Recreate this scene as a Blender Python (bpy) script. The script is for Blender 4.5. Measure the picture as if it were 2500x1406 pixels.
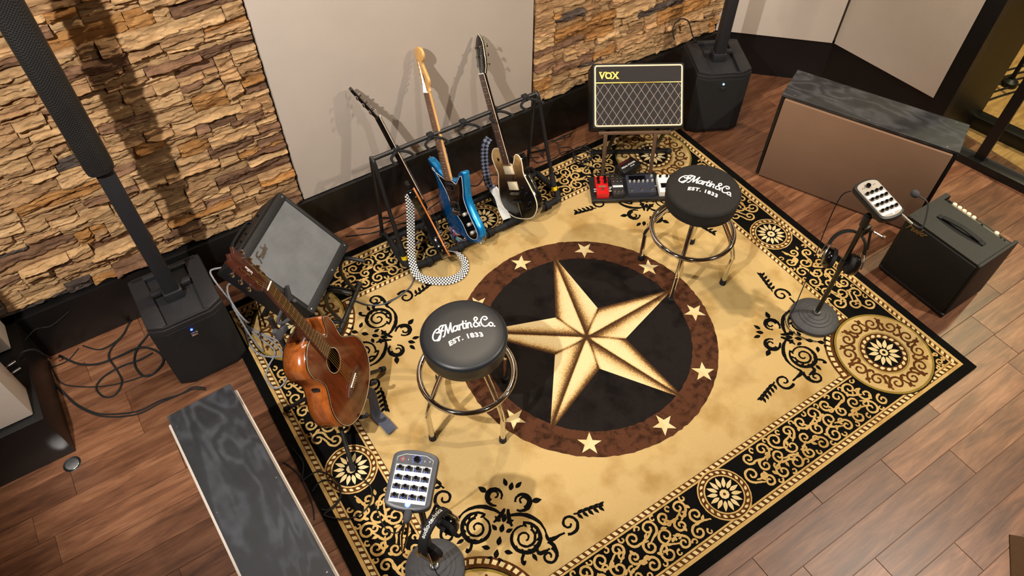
import bpy, bmesh, math, random
import numpy as np
from mathutils import Vector, Matrix, noise
random.seed(7)
scn = bpy.context.scene
for o in list(bpy.data.objects): bpy.data.objects.remove(o)
COL = scn.collection
PI = math.pi
R = math.radians

# ------------------------------------------------------------------ camera
cam = bpy.data.cameras.new('camera')
cam.sensor_width = 36; cam.lens = 1791/2500*36; cam.clip_start = .05; cam.clip_end = 60
camo = bpy.data.objects.new('camera', cam); COL.objects.link(camo)
yaw, pit, rol = R(56.6766), R(50.9818), R(0.1243)
fw = Vector((math.cos(yaw)*math.cos(pit), math.sin(yaw)*math.cos(pit), -math.sin(pit)))
rt = Vector((math.sin(yaw), -math.cos(yaw), 0)); up = rt.cross(fw)
r2 = math.cos(rol)*rt + math.sin(rol)*up; u2 = -math.sin(rol)*rt + math.cos(rol)*up
m = Matrix.Identity(4)
for i in range(3): m[i][0] = r2[i]; m[i][1] = u2[i]; m[i][2] = -fw[i]; m[i][3] = (-1.4922, -1.5819, 3.0488)[i]
camo.matrix_world = m
scn.camera = camo

# ------------------------------------------------------------------ light, world, exposure
scn.view_settings.view_transform = 'Standard'; scn.view_settings.look = 'None'
scn.view_settings.exposure = EXPO = 0.0; scn.view_settings.gamma = 1; scn.view_settings.use_curve_mapping = False
w = bpy.data.worlds.new('world'); scn.world = w; w.use_nodes = True
w.node_tree.nodes['Background'].inputs[0].default_value = (1, .86, .72, 1)
w.node_tree.nodes['Background'].inputs[1].default_value = .026
def spot(name, loc, to, watts, col, ang=110, blend=.6, rad=.05):
    l = bpy.data.lights.new(name, 'SPOT'); l.energy = watts; l.color = col; l.spot_size = R(ang); l.spot_blend = blend; l.shadow_soft_size = rad
    o = bpy.data.objects.new(name, l); COL.objects.link(o); o.location = loc
    o.rotation_euler = (Vector(to)-Vector(loc)).to_track_quat('-Z', 'Y').to_euler(); return o
WARM = (1, .84, .64); NEUT = (1, .95, .885)
spot('ceiling_spot', (-2.5, -.75, 3.45), (-.85, .95, .75), 520, NEUT, 68, .5, .03)
spot('ceiling_spot', (-.25, .95, 3.5), (-.35, .55, 0), 110, WARM, 135, .7, .04)
spot('ceiling_spot', (.65, 1.12, 3.5), (.95, .55, 0), 130, WARM, 130, .7, .04)
spot('ceiling_spot', (-.25, -1.5, 3.5), (-.1, -.7, 0), 105, NEUT, 120, .7, .04)
spot('ceiling_spot', (2.1, -1.7, 3.5), (2.1, -1.2, 0), 450, (1, .89, .74), 125, .7, .05)
spot('ceiling_spot', (4.3, -.5, 3.2), (4.1, -.4, 0), 640, (1, .82, .52), 120, .7, .06)

# ------------------------------------------------------------------ materials
def lin(c): return tuple((x/12.92 if x <= .04045 else ((x+.055)/1.055)**2.4) for x in c)
def hexc(r, g, b): return (*lin((r/255, g/255, b/255)), 1)
class NT:
    def __init__(s, name):
        s.m = bpy.data.materials.new(name); s.m.use_nodes = True; s.t = s.m.node_tree; s.n = s.t.nodes; s.b = s.n['Principled BSDF']
    def add(s, ty, **k):
        n = s.n.new(ty)
        for a, v in k.items(): setattr(n, a, v)
        return n
    def link(s, a, b): s.t.links.new(a, b)
    def val(s, n, **k):
        for a, v in k.items(): n.inputs[a.replace('_', ' ')].default_value = v
        return n
def ramp(nt, fac, stops):
    r = nt.add('ShaderNodeValToRGB'); e = r.color_ramp.elements
    while len(e) < len(stops): e.new(.5)
    for i, (p, c) in enumerate(stops): e[i].position = p; e[i].color = c
    nt.link(fac, r.inputs[0]); return r.outputs[0]
def mat(name, col, rough=.5, metal=0, var=.12, scale=40, bump=0, bscale=200, coat=0, spec=.5, stretch=(1, 1, 1), emit=None, es=0, sheen=0):
    t = NT(name); b = t.b; tc = t.add('ShaderNodeTexCoord'); mp = t.add('ShaderNodeMapping'); mp.inputs['Scale'].default_value = stretch
    t.link(tc.outputs['Object'], mp.inputs[0])
    nz = t.val(t.add('ShaderNodeTexNoise'), Scale=scale, Detail=5.0, Roughness=.6); t.link(mp.outputs[0], nz.inputs['Vector'])
    lo = tuple(x*(1-var) for x in col[:3])+(1,); hi = tuple(min(1, x*(1+var)) for x in col[:3])+(1,)
    t.link(ramp(t, nz.outputs[0], [(.25, lo), (.75, hi)]), b.inputs['Base Color'])
    b.inputs['Roughness'].default_value = rough; b.inputs['Metallic'].default_value = metal; b.inputs['Coat Weight'].default_value = coat
    b.inputs['Specular IOR Level'].default_value = spec; b.inputs['Sheen Weight'].default_value = sheen
    if bump:
        n2 = t.val(t.add('ShaderNodeTexNoise'), Scale=bscale, Detail=3.0); t.link(mp.outputs[0], n2.inputs['Vector'])
        bp = t.val(t.add('ShaderNodeBump'), Strength=bump, Distance=.002); t.link(n2.outputs[0], bp.inputs['Height']); t.link(bp.outputs[0], b.inputs['Normal'])
    if emit: b.inputs['Emission Color'].default_value = emit; b.inputs['Emission Strength'].default_value = es
    return t.m
def wood(name, cols, scale=3, rough=.45, axis=0, rnd=True, knots=True, coat=0, line=14):
    t = NT(name); tc = t.add('ShaderNodeTexCoord'); oi = t.add('ShaderNodeObjectInfo'); mp = t.add('ShaderNodeMapping')
    s = [line, line, line]; s[axis] = 1.3; mp.inputs['Scale'].default_value = s
    ad = t.add('ShaderNodeVectorMath', operation='MULTIPLY_ADD'); ad.inputs[1].default_value = (7.3, 3.1, 5.7)
    t.link(oi.outputs['Random'], ad.inputs[0]); t.link(tc.outputs['Object'], ad.inputs[2]); t.link(ad.outputs[0], mp.inputs[0])
    n1 = t.val(t.add('ShaderNodeTexNoise'), Scale=scale, Detail=8.0, Roughness=.65, Distortion=.6); t.link(mp.outputs[0], n1.inputs['Vector'])
    c = ramp(t, n1.outputs[0], [(.3, cols[0]), (.5, cols[1]), (.72, cols[2])])
    n2 = t.val(t.add('ShaderNodeTexNoise'), Scale=2.6, Detail=2.0, Distortion=1.2); t.link(ad.outputs[0], n2.inputs['Vector'])
    mx = t.add('ShaderNodeMix', data_type='RGBA', blend_type='MULTIPLY'); mx.inputs[0].default_value = 1
    t.link(c, mx.inputs[6]); t.link(ramp(t, n2.outputs[0], [(.28, (.78, .74, .70, 1)), (.5, (1, 1, 1, 1)), (.8, (1.08, 1.07, 1.05, 1))]), mx.inputs[7]); out = mx.outputs[2]
    if rnd:
        m2 = t.add('ShaderNodeMix', data_type='RGBA', blend_type='MULTIPLY'); m2.inputs[0].default_value = 1
        t.link(out, m2.inputs[6]); t.link(ramp(t, oi.outputs['Random'], [(0, (.72, .66, .62, 1)), (.5, (1, .98, .96, 1)), (1, (1.34, 1.34, 1.33, 1))]), m2.inputs[7]); out = m2.outputs[2]
    m4 = t.add('ShaderNodeMapping'); s4 = [line*9]*3; s4[axis] = 9; m4.inputs['Scale'].default_value = s4; t.link(ad.outputs[0], m4.inputs[0])
    n4 = t.val(t.add('ShaderNodeTexNoise'), Scale=1.6, Detail=4.0); t.link(m4.outputs[0], n4.inputs['Vector'])
    m5 = t.add('ShaderNodeMix', data_type='RGBA', blend_type='MULTIPLY'); m5.inputs[0].default_value = 1
    t.link(out, m5.inputs[6]); t.link(ramp(t, n4.outputs[0], [(.3, (.84, .82, .80, 1)), (.65, (1.06, 1.06, 1.06, 1))]), m5.inputs[7]); out = m5.outputs[2]
    t.link(out, t.b.inputs['Base Color']); t.b.inputs['Roughness'].default_value = rough; t.b.inputs['Coat Weight'].default_value = coat; t.b.inputs['Coat Roughness'].default_value = .08
    bp = t.val(t.add('ShaderNodeBump'), Strength=.25, Distance=.001); t.link(n1.outputs[0], bp.inputs['Height']); t.link(bp.outputs[0], t.b.inputs['Normal'])
    return t.m
def stone(name, stops):
    t = NT(name); tc = t.add('ShaderNodeTexCoord'); oi = t.add('ShaderNodeObjectInfo')
    ad = t.add('ShaderNodeVectorMath', operation='MULTIPLY_ADD'); ad.inputs[1].default_value = (5.3, 2.1, 4.7)
    t.link(oi.outputs['Random'], ad.inputs[0]); t.link(tc.outputs['Object'], ad.inputs[2])
    mp = t.add('ShaderNodeMapping'); mp.inputs['Scale'].default_value = (1, 1, 2.6); t.link(ad.outputs[0], mp.inputs[0])
    n1 = t.val(t.add('ShaderNodeTexNoise'), Scale=14.0, Detail=8.0, Roughness=.7); t.link(mp.outputs[0], n1.inputs['Vector'])
    n3 = t.val(t.add('ShaderNodeTexNoise'), Scale=70.0, Detail=6.0, Roughness=.75); t.link(mp.outputs[0], n3.inputs['Vector'])
    m2 = t.add('ShaderNodeMix', data_type='RGBA', blend_type='MULTIPLY'); m2.inputs[0].default_value = 1
    t.link(ramp(t, n1.outputs[0], stops), m2.inputs[6]); t.link(ramp(t, oi.outputs['Random'], [(0, (.78, .74, .7, 1)), (1, (1.22, 1.2, 1.15, 1))]), m2.inputs[7])
    t.link(m2.outputs[2], t.b.inputs['Base Color']); t.b.inputs['Roughness'].default_value = .85; t.b.inputs['Specular IOR Level'].default_value = .25
    sm = t.add('ShaderNodeMath', operation='ADD'); t.link(n1.outputs[0], sm.inputs[0]); t.link(n3.outputs[0], sm.inputs[1])
    bp = t.val(t.add('ShaderNodeBump'), Strength=1.0, Distance=.008); t.link(sm.outputs[0], bp.inputs['Height']); t.link(bp.outputs[0], t.b.inputs['Normal'])
    return t.m
def grillecloth(name, c1, c2, scale, rough=.8, metal=0):
    t = NT(name); tc = t.add('ShaderNodeTexCoord'); ck = t.val(t.add('ShaderNodeTexChecker'), Scale=scale); ck.inputs[1].default_value = c1; ck.inputs[2].default_value = c2
    t.link(tc.outputs['Object'], ck.inputs[0]); nz = t.val(t.add('ShaderNodeTexNoise'), Scale=9.0, Detail=6.0); t.link(tc.outputs['Object'], nz.inputs['Vector'])
    mx = t.add('ShaderNodeMix', data_type='RGBA', blend_type='MULTIPLY'); mx.inputs[0].default_value = 1; t.link(ck.outputs[0], mx.inputs[6]); t.link(ramp(t, nz.outputs[0], [(.3, (.8, .8, .8, 1)), (.7, (1.1, 1.1, 1.1, 1))]), mx.inputs[7])
    t.link(mx.outputs[2], t.b.inputs['Base Color']); t.b.inputs['Roughness'].default_value = rough; t.b.inputs['Metallic'].default_value = metal
    bp = t.val(t.add('ShaderNodeBump'), Strength=.5, Distance=.001); t.link(ck.outputs[1], bp.inputs['Height']); t.link(bp.outputs[0], t.b.inputs['Normal'])
    return t.m
def pile(name, col, dark=None, amt=.35, sc=5, spk=.25):
    """rug pile: mottled dye plus a fine speckle"""
    t = NT(name); tc = t.add('ShaderNodeTexCoord')
    n1 = t.val(t.add('ShaderNodeTexNoise'), Scale=sc, Detail=4.0, Roughness=.55); t.link(tc.outputs['Object'], n1.inputs['Vector'])
    n2 = t.val(t.add('ShaderNodeTexNoise'), Scale=420.0, Detail=2.0); t.link(tc.outputs['Object'], n2.inputs['Vector'])
    dk = dark or tuple(x*(1-amt) for x in col[:3])+(1,)
    a = ramp(t, n1.outputs[0], [(.33, dk), (.52, col)])
    mx = t.add('ShaderNodeMix', data_type='RGBA', blend_type='MULTIPLY'); mx.inputs[0].default_value = 1
    t.link(a, mx.inputs[6]); t.link(ramp(t, n2.outputs[0], [(.3, (1-spk,)*3+(1,)), (.7, (1+spk*.6,)*3+(1,))]), mx.inputs[7])
    t.link(mx.outputs[2], t.b.inputs['Base Color']); t.b.inputs['Roughness'].default_value = .92; t.b.inputs['Specular IOR Level'].default_value = .08
    bp = t.val(t.add('ShaderNodeBump'), Strength=.55, Distance=.003); t.link(n2.outputs[0], bp.inputs['Height']); t.link(bp.outputs[0], t.b.inputs['Normal'])
    return t.m
M = {}
BLK = hexc(26, 25, 26)
M['black'] = mat('black_plastic', hexc(33, 33, 36), .5, bump=.2, bscale=400)
M['black_gloss'] = mat('black_gloss', hexc(14, 13, 14), .12, coat=.6)
M['black_metal'] = mat('black_metal', hexc(24, 24, 26), .38, spec=.6)
M['tolex'] = mat('black_tolex', hexc(22, 22, 23), .55, bump=.6, bscale=520)
M['rubber'] = mat('black_rubber', hexc(30, 30, 31), .75, spec=.3)
M['foam'] = mat('foam_grey', hexc(62, 62, 66), .9, bump=.6, bscale=300)
M['base_paint'] = mat('black_paint', hexc(13, 12, 12), .42, bump=.12, bscale=60)
M['fabric_wall'] = mat('beige_fabric', hexc(206, 193, 180), .95, var=.05, scale=3, bump=.35, bscale=600, spec=.1)
M['fabric_shade_brown'] = mat('shade_brown_fabric', hexc(132, 104, 84), .95, var=.06, scale=4, bump=.35, bscale=600, spec=.1)  # beige baffle fabric darkened to carry its shade; also browns a pedal name plate
M['plaster'] = mat('plaster', hexc(150, 130, 110), .9, var=.05, scale=4)
M['ceil'] = mat('ceiling_paint', hexc(120, 104, 90), .9, var=.05)
M['mortar'] = mat('dark_mortar', hexc(58, 42, 28), .95)
M['chrome'] = mat('chrome', (.82, .80, .77, 1), .06, 1, var=.03)
M['steel'] = mat('satin_steel', (.62, .61, .6, 1), .25, 1, var=.05)
M['brass'] = mat('dull_brass', hexc(150, 128, 92), .4, .7)
M['gold'] = mat('gold_metal', hexc(226, 190, 96), .28, .9, var=.08)
M['white'] = mat('white_print', hexc(235, 233, 228), .6, var=.03)
M['cream'] = mat('cream_plastic', hexc(232, 216, 184), .45, var=.05)
M['vinyl'] = mat('black_vinyl', hexc(27, 29, 33), .42, var=.05, bump=.06, bscale=350, spec=.5)
M['cloth_black'] = mat('matte_black_cloth', hexc(36, 34, 32), .85, bump=.3, bscale=500, spec=.25)
M['yellow'] = mat('yellow_label', hexc(240, 200, 20), .5)
M['red'] = mat('red_paint', hexc(200, 22, 24), .32, coat=.3, var=.06)
M['navy'] = mat('slate_blue_paint', hexc(50, 54, 68), .38, var=.06)
M['screen'] = mat('dark_screen', hexc(8, 8, 12), .15)
M['strap_grey'] = mat('grey_webbing', hexc(72, 76, 90), .8, bump=.4, bscale=300)
M['strap_white'] = mat('white_leather', hexc(216, 216, 212), .6)
M['tabletop'] = mat('slate_grey_shell', hexc(64, 66, 72), .45, var=.06)
M['silver'] = mat('silver_panel', hexc(176, 168, 160), .4, .2, var=.04)
M['blue_led'] = mat('blue_led', hexc(20, 40, 255), .3, emit=(.03, .08, 1, 1), es=9)
M['cyan_led'] = mat('cyan_led', hexc(120, 220, 255), .3, emit=(.25, .7, 1, 1), es=6)
M['white_led'] = mat('pale_led', hexc(220, 230, 255), .3, emit=(.7, .8, 1, 1), es=5)
M['red_ring'] = mat('red_print', hexc(190, 40, 44), .5)
M['blue_body'] = mat('metallic_blue_lacquer', hexc(10, 104, 176), .22, .55, var=.1, scale=300, coat=.6)
M['blue_side_lit'] = mat('metallic_blue_lacquer_lit', hexc(22, 138, 205), .25, .5, var=.1, scale=300, coat=.6)  # same lacquer as the body, lightened so the sides look lit
M['maple'] = wood('maple_neck', [hexc(206, 150, 84), hexc(226, 176, 108), hexc(236, 192, 130)], 3, .4, 1, False, coat=.2)
M['rosewood'] = wood('rosewood', [hexc(58, 32, 20), hexc(82, 50, 34), hexc(104, 68, 48)], 4, .5, 1, False)
M['pao'] = wood('pale_rosewood', [hexc(104, 70, 50), hexc(136, 98, 74), hexc(160, 122, 96)], 4, .5, 1, False)
M['mahog'] = wood('mahogany_top', [hexc(74, 30, 11), hexc(98, 42, 16), hexc(122, 56, 23)], 2, .16, 1, False, coat=.7, line=9)
M['mahog_side'] = wood('mahogany_side', [hexc(112, 50, 16), hexc(156, 82, 32), hexc(184, 106, 48)], 2, .2, 1, False, coat=.6, line=9)
M['mahog_dark'] = wood('dark_mahogany', [hexc(46, 20, 12), hexc(66, 30, 20), hexc(82, 40, 26)], 3, .3, 1, False, coat=.4)
M['natural'] = mat('natural_binding', hexc(206, 128, 66), .4, var=.08)
M['floor'] = wood('oak_floor', [hexc(80, 50, 33), hexc(114, 75, 52), hexc(142, 101, 73)], 2.4, .42, 0, True, line=10)
M['floor_base'] = wood('oak_floor_base', [hexc(80, 52, 36), hexc(110, 76, 54), hexc(130, 92, 68)], 2.4, .5, 0, False, line=10)
M['floor_far'] = wood('far_floor', [hexc(150, 112, 66), hexc(186, 146, 92), hexc(206, 168, 112)], 2.4, .4, 0, False, line=8)
M['leg_brown'] = mat('bronze_metal', hexc(112, 88, 70), .45, .3)
M['lead'] = mat('grey_knob', hexc(190, 188, 184), .4, .3)
def blackply():
    t = NT('black_stained_plywood'); tc = t.add('ShaderNodeTexCoord'); mp = t.add('ShaderNodeMapping'); mp.inputs['Scale'].default_value = (1.6, 4.2, 3)
    t.link(tc.outputs['Object'], mp.inputs[0])
    n = t.val(t.add('ShaderNodeTexNoise'), Scale=1.3, Detail=3.0, Distortion=.5); t.link(mp.outputs[0], n.inputs['Vector'])
    wv = t.add('ShaderNodeMath', operation='MULTIPLY'); wv.inputs[1].default_value = 55; t.link(n.outputs[0], wv.inputs[0])
    sn = t.add('ShaderNodeMath', operation='SINE'); t.link(wv.outputs[0], sn.inputs[0])
    n2 = t.val(t.add('ShaderNodeTexNoise'), Scale=14.0, Detail=6.0); t.link(tc.outputs['Object'], n2.inputs['Vector'])
    ad = t.add('ShaderNodeMath', operation='MULTIPLY_ADD'); ad.inputs[1].default_value = .22; t.link(sn.outputs[0], ad.inputs[0]); t.link(n2.outputs[0], ad.inputs[2])
    t.link(ramp(t, ad.outputs[0], [(.2, hexc(32, 33, 36)), (.5, hexc(44, 45, 49)), (.8, hexc(64, 65, 70))]), t.b.inputs['Base Color'])
    t.link(ramp(t, ad.outputs[0], [(.2, (.42, .42, .42, 1)), (.8, (.30, .30, .30, 1))]), t.b.inputs['Roughness']); return t.m
M['ply'] = blackply()
def burst():
    """natural burl fading to black towards the tail of the guitar (its lacquer)"""
    t = NT('burl_burst'); tc = t.add('ShaderNodeTexCoord'); sx = t.add('ShaderNodeSeparateXYZ'); t.link(tc.outputs['Object'], sx.inputs[0])
    n = t.val(t.add('ShaderNodeTexNoise'), Scale=22.0, Detail=7.0, Distortion=1.5); t.link(tc.outputs['Object'], n.inputs['Vector'])
    mr = t.val(t.add('ShaderNodeMapRange'), From_Min=-.03, From_Max=.19); t.link(sx.outputs[1], mr.inputs[0])
    ad = t.add('ShaderNodeMath', operation='MULTIPLY_ADD'); ad.inputs[1].default_value = .25; t.link(n.outputs[0], ad.inputs[0]); t.link(mr.outputs[0], ad.inputs[2])
    t.link(ramp(t, ad.outputs[0], [(.12, hexc(10, 7, 6)), (.5, hexc(46, 30, 20)), (.85, hexc(136, 102, 62)), (1.1, hexc(190, 152, 98))]), t.b.inputs['Base Color'])
    t.b.inputs['Roughness'].default_value = .28; t.b.inputs['Specular IOR Level'].default_value = .35; return t.m
M['burst'] = burst()
def glassm():
    t = NT('clear_glass'); o = t.n['Material Output']; tr = t.add('ShaderNodeBsdfTransparent'); gl = t.add('ShaderNodeBsdfGlossy'); gl.inputs['Roughness'].default_value = .02
    tr.inputs[0].default_value = (.86, .88, .86, 1); lw = t.val(t.add('ShaderNodeLayerWeight'), Blend=.5); fr = t.add('ShaderNodeMath', operation='POWER'); fr.inputs[1].default_value = 4; t.link(lw.outputs['Facing'], fr.inputs[0]); mx = t.add('ShaderNodeMixShader')
    t.link(fr.outputs[0], mx.inputs[0]); t.link(tr.outputs[0], mx.inputs[1]); t.link(gl.outputs[0], mx.inputs[2]); t.link(mx.outputs[0], o.inputs[0]); return t.m
M['glass'] = glassm()
def checks():
    t = NT('checker_webbing'); uv = t.add('ShaderNodeUVMap'); ck = t.val(t.add('ShaderNodeTexChecker'), Scale=1.0); ck.inputs[1].default_value = hexc(228, 228, 228); ck.inputs[2].default_value = hexc(14, 14, 14)
    t.link(uv.outputs[0], ck.inputs[0]); t.link(ck.outputs[0], t.b.inputs['Base Color']); t.b.inputs['Roughness'].default_value = .7; return t.m
M['checks'] = checks()
def weave(name, a, b, sc):
    t = NT(name); uv = t.add('ShaderNodeUVMap'); ck = t.val(t.add('ShaderNodeTexChecker'), Scale=1.0); ck.inputs[1].default_value = a; ck.inputs[2].default_value = b
    mp = t.add('ShaderNodeMapping'); mp.inputs['Rotation'].default_value = (0, 0, R(45)); mp.inputs['Scale'].default_value = (sc, sc, 1); t.link(uv.outputs[0], mp.inputs[0])
    t.link(mp.outputs[0], ck.inputs[0]); t.link(ck.outputs[0], t.b.inputs['Base Color']); t.b.inputs['Roughness'].default_value = .75; return t.m
M['diamonds'] = weave('diamond_webbing', hexc(112, 118, 142), hexc(14, 14, 18), .8)
M['braid'] = weave('braided_cable', hexc(176, 176, 182), hexc(84, 84, 90), 2.2)
def floral():
    t = NT('floral_strap'); tc = t.add('ShaderNodeTexCoord'); v = t.val(t.add('ShaderNodeTexVoronoi'), Scale=90.0); t.link(tc.outputs['Object'], v.inputs['Vector'])
    hs = t.val(t.add('ShaderNodeMix', data_type='RGBA')); sp = t.add('ShaderNodeSeparateColor'); t.link(v.outputs['Color'], sp.inputs[0])
    t.link(ramp(t, sp.outputs[0], [(0, hexc(40, 26, 48)), (.3, hexc(122, 90, 140)), (.55, hexc(190, 170, 186)), (.75, hexc(60, 170, 176)), (.9, hexc(120, 40, 70))]), t.b.inputs['Base Color']); t.b.inputs['Roughness'].default_value = .7; return t.m
M['floral'] = floral()

# ------------------------------------------------------------------ mesh helpers
def cat(P, n=8, closed=False):
    P = [Vector(p) for p in P]; N = len(P); out = []
    for i in range(N if closed else N-1):
        g = (lambda k: P[k % N]) if closed else (lambda k: P[min(max(k, 0), N-1)])
        a, b, c, d = g(i-1), g(i), g(i+1), g(i+2)
        for k in range(n):
            t = k/n; out.append(.5*((2*b)+(c-a)*t+(2*a-5*b+4*c-d)*t*t+(3*b-a-3*c+d)*t**3))
    if not closed: out.append(P[-1])
    return out
RIBN = 0                                     # successive flat ribbons sit a hair higher so that crossings never coincide
class B:
    def __init__(s): s.bm = bmesh.new(); s.uv = None
    def v(s, p): return s.bm.verts.new(p)
    def f(s, vs):
        try: return s.bm.faces.new(vs)
        except ValueError: return None
    def box(s, c, d, M_=None, bev=0, seg=2):
        g = bmesh.ops.create_cube(s.bm, size=1, matrix=(M_ or Matrix.Identity(4)) @ Matrix.Translation(c) @ Matrix.Diagonal((*d, 1)))
        if bev:
            es = list({e for v in g['verts'] for e in v.link_edges})
            bmesh.ops.bevel(s.bm, geom=es, offset=bev, segments=seg, affect='EDGES', profile=.5)
        return s
    def loft(s, loops, closed=True, caps=True):
        V = [[s.v(p) for p in l] for l in loops]; n = len(V[0])
        for a, b in zip(V, V[1:]):
            for i in range(n if closed else n-1): s.f([a[i], a[(i+1) % n], b[(i+1) % n], b[i]])
        if caps and closed: s.f(V[0][::-1]); s.f(V[-1])
        return s
    def prism(s, poly, z0, z1, M_=None, bev=0):
        M_ = M_ or Matrix.Identity(4); P = [Vector((p[0], p[1], 0)) for p in poly]; n = len(P)
        ar = sum(P[i].x*P[(i+1) % n].y-P[(i+1) % n].x*P[i].y for i in range(n))
        if ar < 0: P = P[::-1]
        def inset(b):
            o = []
            for i in range(n):
                e1 = (P[i]-P[i-1]).normalized(); e2 = (P[(i+1) % n]-P[i]).normalized(); nn = Vector((-(e1.y+e2.y), e1.x+e2.x, 0))
                o.append(P[i]+(nn.normalized()*b if nn.length > 1e-6 else Vector()))
            return o
        if bev: L = [(inset(bev), z0), (inset(bev*.3), z0+bev*.3), (P, z0+bev), (P, z1-bev), (inset(bev*.3), z1-bev*.3), (inset(bev), z1)]
        else: L = [(P, z0), (P, z1)]
        s.loft([[M_ @ Vector((p.x, p.y, z)) for p in l] for l, z in L]); return s
    def tube(s, pts, r, seg=8, closed=False, r1=None, cap=True):
        P = [Vector(p) for p in pts]; n = len(P); loops = []; pv = None
        for i in range(n):
            t = (P[(i+1) % n]-P[i-1]) if closed else (P[min(i+1, n-1)]-P[max(i-1, 0)])
            t.normalize()
            if pv is None:
                a = Vector((0, 0, 1)) if abs(t.z) < .9 else Vector((1, 0, 0)); pv = t.cross(a).normalized()
            else:
                pv = pv-t*pv.dot(t)
                pv = pv.normalized() if pv.length > 1e-6 else t.orthogonal().normalized()
            q = t.cross(pv); rr = r if r1 is None else r+(r1-r)*i/(n-1)
            loops.append([P[i]+rr*(math.cos(2*PI*k/seg)*pv+math.sin(2*PI*k/seg)*q) for k in range(seg)])
        if closed: loops.append(loops[0])
        s.loft(loops, caps=cap and not closed); return s
    def cyl(s, a, b, r, r1=None, seg=16): return s.tube([a, b], r, seg, r1=r1)
    def lathe(s, prof, seg=32, M_=None):
        M_ = M_ or Matrix.Identity(4)
        L = [[M_ @ Vector((max(r, 1e-5)*math.cos(2*PI*k/seg), max(r, 1e-5)*math.sin(2*PI*k/seg), z)) for k in range(seg)] for r, z in prof]
        s.loft(L); return s
    def ball(s, c, r, M_=None, seg=12):
        d = r if hasattr(r, '__len__') else (r, r, r)
        bmesh.ops.create_uvsphere(s.bm, u_segments=seg, v_segments=max(6, seg*2//3), radius=1, matrix=(M_ or Matrix.Identity(4)) @ Matrix.Translation(c) @ Matrix.Diagonal((*d, 1))); return s
    def poly(s, pts): s.f([s.v(p) for p in pts]); return s
    def rib(s, pts, wd, z, jit=0):
        """flat ribbon along 2-D points; wd = width or function of 0..1"""
        global RIBN
        RIBN = (RIBN+1) % 30; z = z+RIBN*1.2e-5
        n = len(pts); A = []; Bv = []
        for i in range(n):
            a, b = pts[max(i-1, 0)], pts[min(i+1, n-1)]; tx, ty = b[0]-a[0], b[1]-a[1]; l = math.hypot(tx, ty) or 1; w_ = (wd(i/(n-1)) if callable(wd) else wd)/2
            j1 = random.uniform(-jit, jit); j2 = random.uniform(-jit, jit)
            A.append(s.v((pts[i][0]-ty/l*(w_+j1), pts[i][1]+tx/l*(w_+j1), z))); Bv.append(s.v((pts[i][0]+ty/l*(w_+j2), pts[i][1]-tx/l*(w_+j2), z)))
        for i in range(n-1): s.f([Bv[i], Bv[i+1], A[i+1], A[i]])
        return s
    def strap(s, pts, wd, nor, th=.0025, u=1.0, n=8):
        """a strap: band along 3-D points, width direction nor[i]; UV = checker units"""
        P = cat(pts, n); Nn = cat(nor, n); uv = s.bm.loops.layers.uv.verify(); L = 0; rows = []
        for i, p in enumerate(P):
            if i: L += (p-P[i-1]).length
            t = (P[min(i+1, len(P)-1)]-P[max(i-1, 0)]).normalized(); x = Nn[i].normalized(); x = (x-t*x.dot(t)).normalized(); k = t.cross(x)*th/2
            rows.append((L, [s.v(p-x*wd/2+k), s.v(p+x*wd/2+k), s.v(p+x*wd/2-k), s.v(p-x*wd/2-k)]))
        for (l0, a), (l1, b) in zip(rows, rows[1:]):
            for i in range(4):
                fc = s.f([a[i], a[(i+1) % 4], b[(i+1) % 4], b[i]])
                if fc:
                    for lp, (uu, vv) in zip(fc.loops, [(l0, i % 2), (l0, (i+1) % 2), (l1, (i+1) % 2), (l1, i % 2)]): lp[uv].uv = (uu*u, vv*wd*u*.999+.0005)
        return s
    def done(s, name, mt, par=None, smooth=35, M_=None, kind=None, label=None):
        bmesh.ops.recalc_face_normals(s.bm, faces=s.bm.faces)
        me = bpy.data.meshes.new(name); s.bm.to_mesh(me); s.bm.free()
        for x in (mt if isinstance(mt, (list, tuple)) else [mt]): me.materials.append(M[x] if isinstance(x, str) else x)
        if smooth: me.shade_smooth(); me.set_sharp_from_angle(angle=R(smooth))
        o = bpy.data.objects.new(name, me); COL.objects.link(o)
        if par is not None: o.parent = par
        if M_ is not None: o.matrix_local = M_
        if kind: o['kind'] = kind
        if label: o['label'] = label
        return o
def tag(o, label, ct, group=None, kind=None):
    o['label'] = label; o['category'] = ct
    if group: o['group'] = group
    if kind: o['kind'] = kind
    return o
def thing(name, label, ct, M_=None, group=None):
    o = bpy.data.objects.new(name, None); COL.objects.link(o); o.empty_display_size = .1
    if M_ is not None: o.matrix_world = M_
    return tag(o, label, ct, group)
def inst(o, par, M_=None, loc=None):
    c = o.copy(); COL.objects.link(c); c.parent = par
    if M_ is not None: c.matrix_local = M_
    if loc is not None: c.location = loc
    return c
def TR(x, y, z, az=0): return Matrix.Translation((x, y, z)) @ Matrix.Rotation(R(az), 4, 'Z')
def FR(pos, x, y, z):
    m = Matrix.Identity(4)
    for i in range(3): m[i][0] = x[i]; m[i][1] = y[i]; m[i][2] = z[i]; m[i][3] = pos[i]
    q = m.to_quaternion().to_matrix().to_4x4(); q.translation = Vector(pos); return q
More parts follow.
